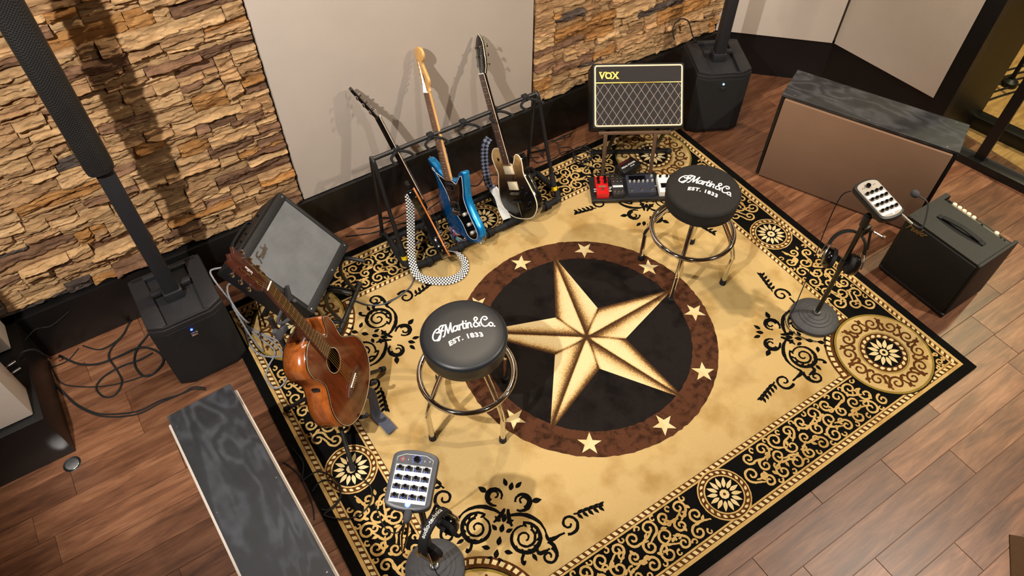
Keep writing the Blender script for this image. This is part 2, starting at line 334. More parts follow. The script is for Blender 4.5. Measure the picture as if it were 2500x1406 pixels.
def text_bm(b, s, size, M_, shear=0, off=0, ext=.0004, warp=None, align='CENTER', sp=1):
    cu = bpy.data.curves.new('t', 'FONT'); cu.body = s; cu.size = size; cu.shear = shear; cu.offset = off; cu.extrude = ext; cu.align_x = align; cu.space_character = sp; cu.resolution_u = 3
    o = bpy.data.objects.new('t', cu); COL.objects.link(o)
    me = bpy.data.meshes.new_from_object(o.evaluated_get(bpy.context.evaluated_depsgraph_get())) if False else None
    bpy.context.view_layer.update()
    me = bpy.data.meshes.new_from_object(o)
    bpy.data.objects.remove(o); bpy.data.curves.remove(cu)
    for v in me.vertices:
        p = v.co.copy()
        if warp: p = Vector(warp(p))
        v.co = M_ @ p
    b.bm.from_mesh(me); bpy.data.meshes.remove(me); return b

# ------------------------------------------------------------------ structure
def struct(o): o['kind'] = 'structure'; return o
YW = 1.415                                   # face of the back wall
ZB = .30                                    # height of the black base board
floor = struct(B().box((-.48, -.9, -.03), (7.0, 5.2, .05)).done('floor', 'floor_base', smooth=0))
floor['label'] = 'brown oak plank floor of the music room'
def inrug(x0, x1, y0, y1): return x0 > -1.45 and x1 < 1.45 and y0 > -1.14 and y1 < 1.14
PW = .139; rnd = random.Random(3)
y = -1.395-PW*12; k = 0
while y < 1.36:
    x = -3.3+rnd.uniform(-.9, 0)
    while x < 3.05:
        L = rnd.choice([.62, .8, .95, 1.1, 1.25]); x1 = x+L
        vis = y > -2.9 and x1 > -3.2
        # only planks the camera can see: skip those right under the rug and far outside the frame
        if vis and not inrug(x, x1, y, y+PW) and not (y < -1.5 and (x1 < -2.4+(-1.5-y)*.35 or x > 1.6+(y+1.5)*.8)):
            xa, xb = max(x, -3.4), min(x1, 3.0)
            if xb-xa > .05:
                o = B().box((0, 0, -.0045), (xb-xa-.0016, PW-.0016, .009), bev=.0009, seg=1).done('plank', 'floor', floor, smooth=0); o.location = ((xa+xb)/2, y+PW/2, rnd.uniform(-.0006, 0))
        x = x1
    y += PW
# back wall: dark backing in two stretches either side of the fabric panel
def wallbox(name, x0, x1, y0, y1, z0, z1, mt): return struct(B().box(((x0+x1)/2, (y0+y1)/2, (z0+z1)/2), (x1-x0, y1-y0, z1-z0)).done(name, mt, smooth=0))
wbl = wallbox('wall_back_left', -2.6, -.86, YW+.012, YW+.12, 0, 3.7, 'mortar'); wbl['label'] = 'stacked ledge stone wall left of the fabric panel'
wbr = wallbox('wall_back_right', -.86, 2.12, YW+.012, YW+.12, 0, 3.7, 'mortar'); wbr['label'] = 'stacked ledge stone wall right of the fabric panel'
STN = [stone('stone_sand', [(.25, hexc(164, 128, 88)), (.5, hexc(206, 168, 122)), (.75, hexc(224, 190, 148))]),
       stone('stone_tan', [(.25, hexc(146, 112, 78)), (.5, hexc(190, 150, 108)), (.75, hexc(212, 174, 130))]),
       stone('stone_ochre', [(.25, hexc(146, 100, 54)), (.5, hexc(188, 136, 80)), (.75, hexc(208, 162, 106))]),
       stone('stone_brown', [(.25, hexc(98, 70, 52)), (.5, hexc(138, 104, 80)), (.75, hexc(164, 128, 102))]),
       stone('stone_grey', [(.25, hexc(60, 52, 48)), (.5, hexc(92, 80, 74)), (.75, hexc(122, 106, 98))])]
def stone_mesh(w_, h, rn):
    nx = max(7, int(w_/.0105)); ny = max(6, int(h/.0052)); base = rn.uniform(.016, .046); sd = Vector((rn.uniform(0, 99), rn.uniform(0, 99), rn.uniform(0, 99)))
    led = [(rn.uniform(.25, .75), rn.uniform(-.013, .013)) for _ in range(rn.choice([1, 1, 2, 3]))]; tl = rn.uniform(-.006, .010); tx = rn.uniform(-.006, .006)
    b = B(); G = []
    for j in range(ny+1):
        row = []
        for i in range(nx+1):
            u, v = i/nx, j/ny
            d = base+tl*(v-.5)+tx*(u-.5)+.016*noise.fractal(Vector((u*w_*12, v*h*34, 0))+sd, 1, 2, 4)+.0045*noise.noise(Vector((u*w_*60, v*h*90, 3))+sd)+.007*(.5-abs(noise.noise(Vector((u*w_*9, v*h*78, 11))+sd)))
            for lv, la in led:
                if v < lv+.18*noise.noise(Vector((u*w_*22, 7, 0))+sd): d += la
            e = min(u*w_, (1-u)*w_, v*h, (1-v)*h)
            if e < .004: d -= .005*(1-e/.004)
            if d < .013: d = .013+(d-.013)*.3
            ex = .0035*noise.noise(Vector((v*h*50, 2, u*3))+sd) if i in (0, nx) else 0
            ez = .0045*noise.noise(Vector((u*w_*28, 9, v*3))+sd) if j in (0, ny) else 0
            row.append(b.v((u*w_+ex-w_/2, -d, v*h+ez-h/2)))
        G.append(row)
    for j in range(ny):
        for i in range(nx): b.f([G[j][i], G[j][i+1], G[j+1][i+1], G[j+1][i]])
    rim = G[0]+[r[-1] for r in G[1:]]+G[-1][-2::-1]+[r[0] for r in G[-2:0:-1]]; bk = [b.v((v.co.x, .003, v.co.z)) for v in rim]
    for i in range(len(rim)): b.f([rim[i], bk[i], bk[(i+1) % len(rim)], rim[(i+1) % len(rim)]])
    return b
def clad(par, x0, x1, z0, ztop, seed):
    rn = random.Random(seed); cells = []; z = z0
    while z < ztop:
        h = rn.uniform(.042, .088); x = x0+(rn.uniform(-.2, 0) if seed else 0)
        x = x0
        while x < x1-.03:
            w_ = min(rn.choice([.07, .10, .13, .16, .2, .24, .3, .36])*rn.uniform(.85, 1.2), x1-x)
            if x1-x-w_ < .05: w_ = x1-x
            if rn.random() < .42: cells.append((x, z, w_, h))
            else:
                c = rn.uniform(.35, .65)
                for zz, hh in ((z, h*c), (z+h*c, h*(1-c))):
                    if rn.random() < .45 and w_ > .14:
                        k = rn.uniform(.35, .65); cells.append((x, zz, w_*k, hh)); cells.append((x+w_*k, zz, w_*(1-k), hh))
                    else: cells.append((x, zz, w_, hh))
            x += w_
        z += h
    return cells, rn
def put_stones(par, cells, rn, lim=300):
    cells = sorted(cells, key=lambda c: -(c[2]*c[3]))
    rest = None
    for i, (x, z, w_, h) in enumerate(cells):
        if w_ < .02 or h < .012: continue
        mt = rn.choices(STN, [50, 30, 7, 9, 5])[0]
        b = stone_mesh(w_-.002, h-.0015, rn)
        if i < lim-2:
            o = b.done('stone', mt, par, smooth=28); o.location = (x+w_/2, YW+.008, z+h/2)
        else:
            if rest is None: rest = B()
            bmesh.ops.translate(b.bm, verts=b.bm.verts, vec=(x+w_/2, YW+.008, z+h/2)); tmp = bpy.data.meshes.new('x'); b.bm.to_mesh(tmp); b.bm.free(); rest.bm.from_mesh(tmp); bpy.data.meshes.remove(tmp)
    if rest: rest.done('small_stones', STN[1], par, smooth=28, kind='stuff')
ce, rn = clad(wbl, -2.42, -.874, ZB+.006, 1.98, 11); put_stones(wbl, [c for c in ce if c[1] < 1.42+(-.874-c[0])*.62], rn)
ce, rn = clad(wbr, .615, 2.10, ZB+.006, 1.2, 23); put_stones(wbr, [c for c in ce if c[1] < 1.12-(c[0]-.6)*.30], rn)
o = struct(B().box((-.14, (1.369+1.46)/2, ZB/2), (4.5, .091, ZB), bev=.003).done('baseboard_back', 'base_paint')); o['label'] = 'tall black baseboard below the stone wall'
# left pilaster: black base, two fabric pads and a dark slot between them
o = struct(B().box((-2.80, 1.10, ZB/2), (.985, .665, ZB), bev=.003).done('baseboard_left', 'base_paint')); o['label'] = 'black base block under the left wall'
wallbox('wall_left', -3.3, -2.42, .97, 1.42, ZB, 3.7, 'base_paint')['label'] = 'dark wall behind the left fabric pads'
for x0, x1, y0, y1, lb in ((-3.1, -2.335, .80, .955, 'beige fabric pad at the near corner of the left wall'), (-2.415, -2.35, 1.21, 1.365, 'beige fabric pad of the left wall next to the stone')):
    o = B().box(((x0+x1)/2, (y0+y1)/2, 1.75), (x1-x0, y1-y0, 2.88), bev=.006).done('acoustic_cushion', 'fabric_wall'); tag(o, lb, 'acoustic panel')
# right wall: slanted first pane, then along the room, then the deep black jamb of the glass front
pl = [(2.094, 1.401), (2.646, .855), (2.695, .109)]
def slab(name, a, b_, z0, z1, th, mt, back=.0, lab=None):
    a, b_ = Vector(a), Vector(b_); d = (b_-a).normalized(); n = Vector((-d.y, d.x))
    if n.x < 0: n = -n
    P = [a+n*back, b_+n*back, b_+n*(back+th), a+n*(back+th)]
    o = struct(B().prism(P, z0, z1).done(name, mt, smooth=0))
    if lab: o['label'] = lab
    return o
slab('baseboard_right', (2.05, 1.445), (2.70, .802), 0, ZB, .1, 'base_paint', .012, 'black baseboard under the slanted right wall')
slab('baseboard_right_far', (2.643, .90), pl[2], 0, ZB, .1, 'base_paint', .012, 'black baseboard under the far right wall')
slab('wall_right', (2.05, 1.445), (2.70, .802), ZB, 3.7, .12, 'plaster', .04)
slab('wall_right_far', (2.643, .90), pl[2], ZB, 3.7, .12, 'plaster', .04)
def fpanel(a, b_, lab):
    a, b_ = Vector(a), Vector(b_); d = (b_-a).normalized(); n = Vector((-d.y, d.x)); n = -n if n.x < 0 else n
    o = B().prism([a, b_, b_+n*.035, a+n*.035], ZB+.004, 3.4, bev=.003).done('acoustic_absorber', 'fabric_wall'); tag(o, lab, 'acoustic panel')
fpanel((2.10, 1.395), (2.640, .861), 'beige fabric wall panel slanting behind the right column speaker')
fpanel((2.648, .850), (2.697, .118), 'beige fabric wall panel between the slanted panel and the glass door')
# tall fabric panel on the back wall
ap = thing('acoustic_absorber', 'large beige fabric wall panel behind the guitar rack', 'acoustic panel', TR(-.135, YW, 0))
B().box((0, -.014, 1.75), (1.462, .028, 2.89), bev=.004).done('fabric_face', 'fabric_wall', ap)
B().box((-.002, .004, 1.75), (1.468, .014, 2.892)).done('backing_board', 'base_paint', ap, smooth=0)
# glass front
dj = struct(B().prism([(2.697, .106), (2.712, .02), (3.15, -.02), (3.2, .045), (3.0, .3), (2.72, .3)], 0, 3.5).done('trim_1', 'base_paint', smooth=0)); dj['label'] = 'deep black jamb at the left of the glass door'
dr = thing('door_1', 'black framed double glass front with two low rails', 'glass door', TR(0, 0, 0)); del dr['category']; dr['kind'] = 'structure'
def bar(a, b_, wd, z0, z1, name, mt='base_paint'):
    a, b_ = Vector(a), Vector(b_); d = (b_-a).normalized(); n = Vector((-d.y, d.x))*wd/2
    return B().prism([a-n, b_-n, b_+n, a+n], z0, z1, bev=.003 if wd > .02 else 0).done(name, mt, dr)
F0, F1 = Vector((2.745, .03)), Vector((3.05, -1.55)); G0, G1 = Vector((3.14, .0)), Vector((3.42, -1.5)); fd = (F1-F0).normalized(); gd = (G1-G0).normalized()
bar(F0, F1, .085, 0, .055, 'front_sill'); bar(F0+Vector((.022, 0)), F1+Vector((.022, 0)), .012, .055, .068, 'track', 'steel')
bar(G0, G1, .09, 0, .085, 'rear_sill')
s0 = F0+fd*.30+Vector((.012, 0)); bar(s0-fd*.03, s0+fd*.03, .045, .055, 3.4, 'stile')
bar(F0+Vector((.03, 0)), F1+Vector((.03, 0)), .006, .06, 3.4, 'pane', 'glass'); bar(G0, G1, .006, .085, 3.4, 'pane', 'glass')
o = struct(B().box((5.2, -.4, -.028), (3.6, 4.2, .05)).done('floor_far', 'floor_far', smooth=0)); o['label'] = 'pale plank floor of the room behind the glass'
struct(B().box((3.22, -.9, -.0285), (.40, 3.2, .05)).done('floor_threshold', 'floor_far', smooth=0))
# outer shell (outside the frame; closes the room for light and reflections)
wallbox('ceiling', -4.0, 7.0, -4.2, 1.6, 3.7, 3.8, 'ceil'); wallbox('wall_front', -4.0, 7.0, -4.3, -4.2, 0, 3.7, 'plaster')
wallbox('wall_far_left', -4.1, -4.0, -4.2, 1.6, 0, 3.7, 'plaster'); wallbox('wall_far_right', 7.0, 7.1, -4.2, 1.6, 0, 3.7, 'plaster')
wallbox('floor_outer', -4.0, 7.0, -4.2, 1.6, -.12, -.06, 'floor_base'); wallbox('wall_far_back', 3.2, 7.0, 1.5, 1.6, 0, 3.7, 'plaster')

# ------------------------------------------------------------------ rug (pattern = separate pile layers)
TAN = hexc(192, 163, 110); CRM = hexc(220, 198, 150); BRN = hexc(84, 50, 28); DRK = hexc(31, 26, 24); BLKP = hexc(13, 12, 11); OLV = hexc(140, 116, 52)
P_tan = pile('pile_tan', TAN, hexc(168, 136, 82), sc=5.5, spk=.1); P_scroll = pile('pile_scroll', hexc(198, 164, 104), hexc(174, 138, 80), sc=9, spk=.16); P_cream = pile('pile_cream', CRM, hexc(206, 176, 118), sc=9, spk=.12)
P_brown = pile('pile_brown', hexc(84, 51, 34), hexc(50, 30, 20), sc=26, spk=.3); P_brn2 = pile('pile_umber', hexc(86, 52, 22), sc=20, spk=.2); P_dark = pile('pile_dark', DRK, hexc(18, 15, 14), sc=7, spk=.35)
P_black = pile('pile_black', BLKP, spk=.25); P_olive = pile('pile_olive', OLV, spk=.15)
def starpile():
    t = NT('pile_star'); at = t.add('ShaderNodeAttribute', attribute_name='shade'); tc = t.add('ShaderNodeTexCoord')
    n = t.val(t.add('ShaderNodeTexNoise'), Scale=260.0, Detail=3.0); t.link(tc.outputs['Object'], n.inputs['Vector'])
    n2 = t.val(t.add('ShaderNodeTexNoise'), Scale=9.0, Detail=3.0); t.link(tc.outputs['Object'], n2.inputs['Vector'])
    a = t.add('ShaderNodeMath', operation='SUBTRACT'); t.link(n.outputs[0], a.inputs[0]); a.inputs[1].default_value = .5
    b = t.add('ShaderNodeMath', operation='MULTIPLY_ADD'); b.inputs[1].default_value = .9; t.link(a.outputs[0], b.inputs[0]); t.link(at.outputs['Fac'], b.inputs[2])
    c = t.add('ShaderNodeMath', operation='MULTIPLY_ADD'); c.inputs[1].default_value = .25; t.link(n2.outputs[0], c.inputs[0]); t.link(b.outputs[0], c.inputs[2])
    t.link(ramp(t, c.outputs[0], [(.22, CRM), (.46, hexc(194, 160, 104)), (.68, hexc(120, 88, 50)), (.95, hexc(66, 42, 22))]), t.b.inputs['Base Color']); t.b.inputs['Roughness'].default_value = .92; t.b.inputs['Specular IOR Level'].default_value = .15
    bp = t.val(t.add('ShaderNodeBump'), Strength=.5, Distance=.003); t.link(n.outputs[0], bp.inputs['Height']); t.link(bp.outputs[0], t.b.inputs['Normal'])
    return t.m
P_star = starpile()
HX, HY = 1.5, 1.19
ZR = .012                                    # rug surface
rug = B().box((0, 0, ZR/2), (2*HX, 2*HY, ZR), bev=.003).done('area_rug', P_black)
tag(rug, 'large black and gold area rug with a five pointed star in a dark circle', 'rug')
LZ = .0004
def frame(b, x0, y0, x1, y1, z):
    """rectangular ring between half sizes (x0,y0) inner and (x1,y1) outer"""
    for q in ([(-x1, -y1), (x1, -y1), (x0, -y0), (-x0, -y0)], [(x1, -y1), (x1, y1), (x0, y0), (x0, -y0)], [(x1, y1), (-x1, y1), (-x0, y0), (x0, y0)], [(-x1, y1), (-x1, -y1), (-x0, -y0), (-x0, y0)]): b.poly([(p[0], p[1], z) for p in q])
def ring(b, cx, cy, r0, r1, z, a0=0, a1=2*PI, n=64):
    P = [(math.cos(a0+(a1-a0)*i/n), math.sin(a0+(a1-a0)*i/n)) for i in range(n+1)]
    for p, q in zip(P, P[1:]):
        if r0 <= 0: b.poly([(cx, cy, z), (cx+p[0]*r1, cy+p[1]*r1, z), (cx+q[0]*r1, cy+q[1]*r1, z)])
        else: b.poly([(cx+p[0]*r0, cy+p[1]*r0, z), (cx+p[0]*r1, cy+p[1]*r1, z), (cx+q[0]*r1, cy+q[1]*r1, z), (cx+q[0]*r0, cy+q[1]*r0, z)])
def disc_jag(b, cx, cy, r, z, n=220, j=.003):
    P = [(cx+(r+random.uniform(-j, j))*math.cos(2*PI*i/n), cy+(r+random.uniform(-j, j))*math.sin(2*PI*i/n), z) for i in range(n)]
    c = b.v((cx, cy, z)); V = [b.v(p) for p in P]
    for i in range(n): b.f([c, V[i], V[(i+1) % n]])
def spir(cx, cy, r, turns, a0, sg, rin=.18, n=26):
    return [(cx+r*(1-(1-rin)*i/n)*math.cos(a0+sg*2*PI*turns*i/n), cy+r*(1-(1-rin)*i/n)*math.sin(a0+sg*2*PI*turns*i/n)) for i in range(n+1)]
def bez(p, q, r_, s, n=14):
    return [tuple((1-t)**3*p[k]+3*(1-t)**2*t*q[k]+3*(1-t)*t*t*r_[k]+t**3*s[k] for k in (0, 1)) for t in [i/n for i in range(n+1)]]
def leaf(b, x, y, a, l, w_, z, n=8):
    c, s = math.cos(a), math.sin(a); T = [(i/n*l, w_/2*math.sin(PI*(i/n)**.8)) for i in range(n+1)]; L = T+[(p, -q) for p, q in T[-2:0:-1]]
    global RIBN
    RIBN = (RIBN+1) % 30; z += RIBN*1.2e-5
    b.poly([(x+p*c-q*s, y+p*s+q*c, z) for p, q in L])
z1 = ZR+LZ; z2 = ZR+2*LZ; z3 = ZR+3*LZ; z4 = ZR+4*LZ; z5 = ZR+5*LZ; z6 = ZR+6*LZ; z7 = ZR+7*LZ
# nested border lines : offsets measured from the rug edge
b = B()
for i0, i1 in ((.046, .062), (.086, .094), (.298, .306)): frame(b, HX-i1, HY-i1, HX-i0, HY-i0, z1)
b.done('border_lines', P_scroll, rug, 0)
b = B(); frame(b, HX-.086, HY-.086, HX-.062, HY-.062, z1); frame(b, HX-.330, HY-.330, HX-.306, HY-.306, z1); b.done('border_braid', P_brn2, rug, 0)
FX, FY = HX-.330, HY-.330
B().poly([(-FX, -FY, z1), (FX, -FY, z1), (FX, FY, z1), (-FX, FY, z1)]).done('field', P_tan, rug, 0)
b = B()
def blocks(b, off, wd):
    for hx, hy in ((HX-off, HY-off),):
        for ax in (0, 1):
            L = hx if ax == 0 else hy; o_ = hy if ax == 0 else hx; n = round(2*L/.029)
            for sg in (-1, 1):
                for i in range(n):
                    u = -L+(i+.5)*2*L/n; s = .0080; k = .004
                    q = [(u-s-k, -wd/2), (u+s-k, -wd/2), (u+s+k, wd/2), (u-s+k, wd/2)]
                    b.poly([((p[0], sg*(o_+p[1])) if ax == 0 else (sg*(o_+p[1]), p[0]))+(z2,) for p in q])
blocks(b, .074, .018); blocks(b, .318, .018); b.done('border_blocks', P_cream, rug, 0, kind='stuff')
# scrollwork of the black band
MC = [(sx*1.181, sy*.884) for sx in (-1, 1) for sy in (-1, 1)]; MM = [(0, -.994), (0, .994), (1.304, 0), (-1.304, 0)]
def clear(x, y, r): return all(math.hypot(x-a, y-c) > .250+r*.85 for a, c in MC) and all(math.hypot(x-a, y-c) > .120+r*.8 for a, c in MM) and abs(x) < HX-.096 and abs(y) < HY-.096 and (abs(x) > HX-.296 or abs(y) > HY-.296)
b = B(); wf = lambda t: .0112-.003*t
def band(L, tf):
    n = int(2*L/.082); p = 2*L/n
    for i in range(n):
        for lane, (dv, ph) in enumerate(((.064, 0), (.0, .5), (-.064, .04))):
            u = -L+(i+.5+ph)*p; sg = 1 if (i+lane) % 2 else -1; r = .0335+.004*((i*7+lane*3) % 3-1)
            x, y = tf(u, dv)
            if not clear(x, y, r*1.15): continue
            a0 = rnd.uniform(-.5, .5)+(-PI/2 if lane == 0 else PI/2 if lane == 2 else sg*PI/2)
            S = spir(u, dv, r, 1.3, a0, sg, .16); q = S[0]; tx, ty = math.sin(a0)*sg, -math.cos(a0)*sg
            b.rib([tf(*s_) for s_ in S], wf, z2, .0010)
            e = (q[0]+tx*.042+.004, q[1]+ty*.02+(-.012 if lane == 0 else .012 if lane == 2 else .014*sg))
            if clear(*tf(*e), .008): b.rib([tf(*s_) for s_ in bez((q[0]-tx*.004, q[1]), (q[0]+tx*.020, q[1]+ty*.02), (e[0]-tx*.008, e[1]), e, 9)], lambda t: .0108-.005*t, z2, .0010)
            for du, dw, fl in ((.5, .033, .016), (.5, -.033, .016)):
                if lane == 1 and rnd.random() < .8:
                    uu, vv = u+du*p, dv+dw*(1 if rnd.random() < .5 else -1)*1.0
                    if clear(*tf(uu, vv), .02): b.rib([tf(*s_) for s_ in spir(uu, vv, .017, .95, rnd.uniform(0, 6), sg, .3, 14)], lambda t: .010-.003*t, z2, .0008)
            if lane != 1:
                uu, vv = u+.5*p, dv*1.36
                lx, ly = tf(uu, vv)
                if clear(lx, ly, .02): b.rib([tf(*s_) for s_ in spir(uu, vv, .0145, .8, rnd.uniform(0, 6), sg, .35, 12)], lambda t: .009-.003*t, z2, .0008)
                lx, ly = tf(uu, dv*.55)
                if clear(lx, ly, .02): leaf(b, lx, ly, rnd.uniform(0, 2*PI), .03, .014, z3)
BC = .196
band(FX+.16, lambda u, v: (u, -(HY-BC)+v)); band(FX+.16, lambda u, v: (u, (HY-BC)+v)); band(FY+.16, lambda u, v: ((HX-BC)+v, u)); band(FY+.16, lambda u, v: (-(HX-BC)+v, u))
for sx in (-1, 1):
    for sy in (-1, 1):                       # corner fill outside the medallions
        for dx, dy, r in ((.188, -.188, .020), (.205, -.150, .013), (.150, -.205, .013), (.212, -.185, .010), (.185, -.212, .010)):
            x, y = sx*(1.181+dx), sy*(.884-dy); b.rib(spir(x, y, r, 1.2, rnd.uniform(0, 6), sx*sy), .008, z2, .0006)
b.done('border_scrolls', P_scroll, rug, 0, kind='stuff')
# corner medallions
for cx, cy in MC:
    b = B(); disc_jag(b, cx, cy, .243, z2, 120, .001); md = b.done('corner_medallion', P_black, rug, 0)
    sx, sy = math.copysign(1, cx), math.copysign(1, cy); ac = math.atan2(-sy, -sx)
    b = B(); ring(b, cx, cy, .243, .288, z3, ac-.78, ac+.78, 40); b.done('curved_braid', P_brn2, md, 0)
    b = B()
    for i in range(13):
        a = ac+(i-6)*.118; b.poly([(cx+r*math.cos(a+da), cy+r*math.sin(a+da), z4) for r, da in ((.257, -.030), (.277, -.046), (.279, .028), (.259, .044))])
    for i in range(20): 
        a = 2*PI*i/20; x, y = cx+.099*math.cos(a), cy+.099*math.sin(a); leaf(b, x-.013*math.cos(a+1.9), y-.013*math.sin(a+1.9), a+1.9, .026, .017, z6)
    for i in range(12):
        a = 2*PI*i/12+.1; leaf(b, cx+.026*math.cos(a), cy+.026*math.sin(a), a, .055, .021, z7)
    ring(b, cx, cy, 0, .021, z7, n=12); b.done('cream_petals', P_cream, md, 0, kind='stuff')
    b = B(); ring(b, cx, cy, .226, .238, z3); b.done('olive_ring', P_olive, md, 0); b = B(); ring(b, cx, cy, .119, .123, z5); b.done('thin_ring', P_olive, md, 0)
    b = B(); ring(b, cx, cy, .0, .227, z4); b.done('tan_disc', P_tan, md, 0)
    b = B()
    for i in range(12):
        a = 2*PI*i/12; sg = 1 if i % 2 else -1; x, y = cx+.176*math.cos(a), cy+.176*math.sin(a)
        b.rib(spir(x, y, .038, 1.35, a+sg*1.4, sg), lambda t: .0115-.003*t, z5, .0008); a2 = a+PI/12
        b.rib(bez((cx+.142*math.cos(a), cy+.142*math.sin(a)), (cx+.15*math.cos(a+.2), cy+.15*math.sin(a+.2)), (cx+.2*math.cos(a2), cy+.2*math.sin(a2)), (cx+.214*math.cos(a2+.12), cy+.214*math.sin(a2+.12))), .009, z5, .0008)
        leaf(b, cx+.210*math.cos(a2), cy+.210*math.sin(a2), a2+PI*.8, .034, .02, z5); leaf(b, cx+.135*math.cos(a2), cy+.135*math.sin(a2), a2+.5*sg, .036, .016, z5); leaf(b, cx+.135*math.cos(a2), cy+.135*math.sin(a2), a2-.9*sg, .026, .013, z5)
    ring(b, cx, cy, .085, .116, z5); b.done('brown_scrolls', P_brn2, md, 0, kind='stuff')
    b = B(); ring(b, cx, cy, 0, .086, z6); ring(b, cx, cy, 0, .009, z7+LZ, n=10); b.done('flower_ground', P_black, md, 0, kind='stuff')
for cx, cy in MM:
    b = B(); disc_jag(b, cx, cy, .118, z3, 90, .0012); md = b.done('edge_medallion', P_scroll, rug, 0)
    b = B(); ring(b, cx, cy, .090, .112, z4); b.done('bead_ring', P_brn2, md, 0)
    b = B(); ring(b, cx, cy, 0, .083, z4); b.done('flower_ground', P_black, md, 0, kind='stuff')
    b = B()
    for i in range(22):
        a = 2*PI*i/22; x, y = cx+.101*math.cos(a), cy+.101*math.sin(a); leaf(b, x-.011*math.cos(a+1.2), y-.011*math.sin(a+1.2), a+1.2, .022, .012, z5)
    for i in range(14):
        a = 2*PI*i/14; leaf(b, cx+.03*math.cos(a), cy+.03*math.sin(a), a, .049, .018, z5)
    ring(b, cx, cy, 0, .022, z5, n=9); b.done('cream_petals', P_cream, md, 0, kind='stuff')
    b = B(); ring(b, cx, cy, 0, .007, z6, n=8); b.done('flower_eye', P_brn2, md, 0)
# field sprays towards the corners
for cx, cy in MC:
    sx, sy = math.copysign(1, cx), math.copysign(1, cy); d = (-sx*.70711, -sy*.70711); tt = (d[1], -d[0]); b = B()
    T = lambda t, q: (cx+d[0]*q+tt[0]*t, cy+d[1]*q+tt[1]*t)
    wk = lambda t: .009+.010*math.sin(PI*min(1, t*1.15))
    for s in (-1, 1):
        rb = lambda pts, w_=wk: b.rib([T(s*p[0], p[1]) for p in pts], w_, z2, .0012)
        rb(spir(.103, .392, .068, 1.0, 1.9, -1, .78)); rb(spir(.103, .392, .047, 1.35, 1.2, -1, .2), lambda t: .012-.004*t)
        rb(bez((.015, .47), (.06, .50), (.15, .50), (.185, .43))); rb(bez((.185, .43), (.20, .38), (.22, .42), (.262, .448), 12))
        rb(spir(.272, .49, .046, 1.3, -1.5, 1, .15), lambda t: .0145-.006*t)
        rb(bez((.16, .36), (.17, .32), (.20, .36), (.212, .37), 8)); rb(spir(.215, .338, .036, 1.3, 1.5, -1, .15), lambda t: .0135-.005*t)
        rb(spir(.058, .545, .043, .85, -1.9, 1, .62)); rb(spir(.062, .548, .028, .9, -1.2, 1, .3), lambda t: .012-.004*t)
        rb(bez((.008, .50), (.012, .47), (.03, .44), (.04, .43), 8)); rb(bez((.11, .325), (.10, .29), (.13, .27), (.12, .30), 10), .012); rb(bez((.20, .40), (.235, .385), (.245, .37), (.252, .345), 10), lambda t: .016*(1-t)+.004)
        rb(bez((.285, .535), (.32, .55), (.35, .575), (.405, .60)), .008)
        for i in range(5):
            a = .30+.022*i; x, y = .30+.021*i, .54+.013*i
            for k in (-1, 1):
                x0, y0 = T(s*x, y); x1_, y1_ = T(s*(x+.018), y+.006+k*.016); leaf(b, x0, y0, math.atan2(y1_-y0, x1_-x0), .034, .015, z2)
        for x, y, u, v, l, w_ in ((.10, .555, .03, .012, .036, .018), (.02, .600, .018, .03, .032, .014), (.012, .29, .02, -.022, .034, .014), (.03, .32, .03, .0, .03, .014), (.012, .44, .02, .012, .028, .014), (.02, .40, .02, .016, .026, .013), (.145, .335, .02, -.02, .03, .012)):
            x0, y0 = T(s*x, y); x1_, y1_ = T(s*(x+u), y+v); leaf(b, x0, y0, math.atan2(y1_-y0, x1_-x0), l*1.25, w_*1.4, z3)
        for i in range(8):
            a = 1.9-.55*i; x0, y0 = T(s*(.103+.066*math.cos(a)), .392+.066*math.sin(a)); x1_, y1_ = T(s*(.103+.04*math.cos(a-.5)), .392+.04*math.sin(a-.5)); leaf(b, x0, y0, math.atan2(y1_-y0, x1_-x0), .026, .013, z3)
    for q in (.30, .355, .41, .455, .60): 
        x0, y0 = T(0, q-.016); x1_, y1_ = T(0, q+.016); leaf(b, x0, y0, math.atan2(y1_-y0, x1_-x0), .04, .022, z3)
    b.done('corner_spray', P_black, rug, 0, kind='stuff')
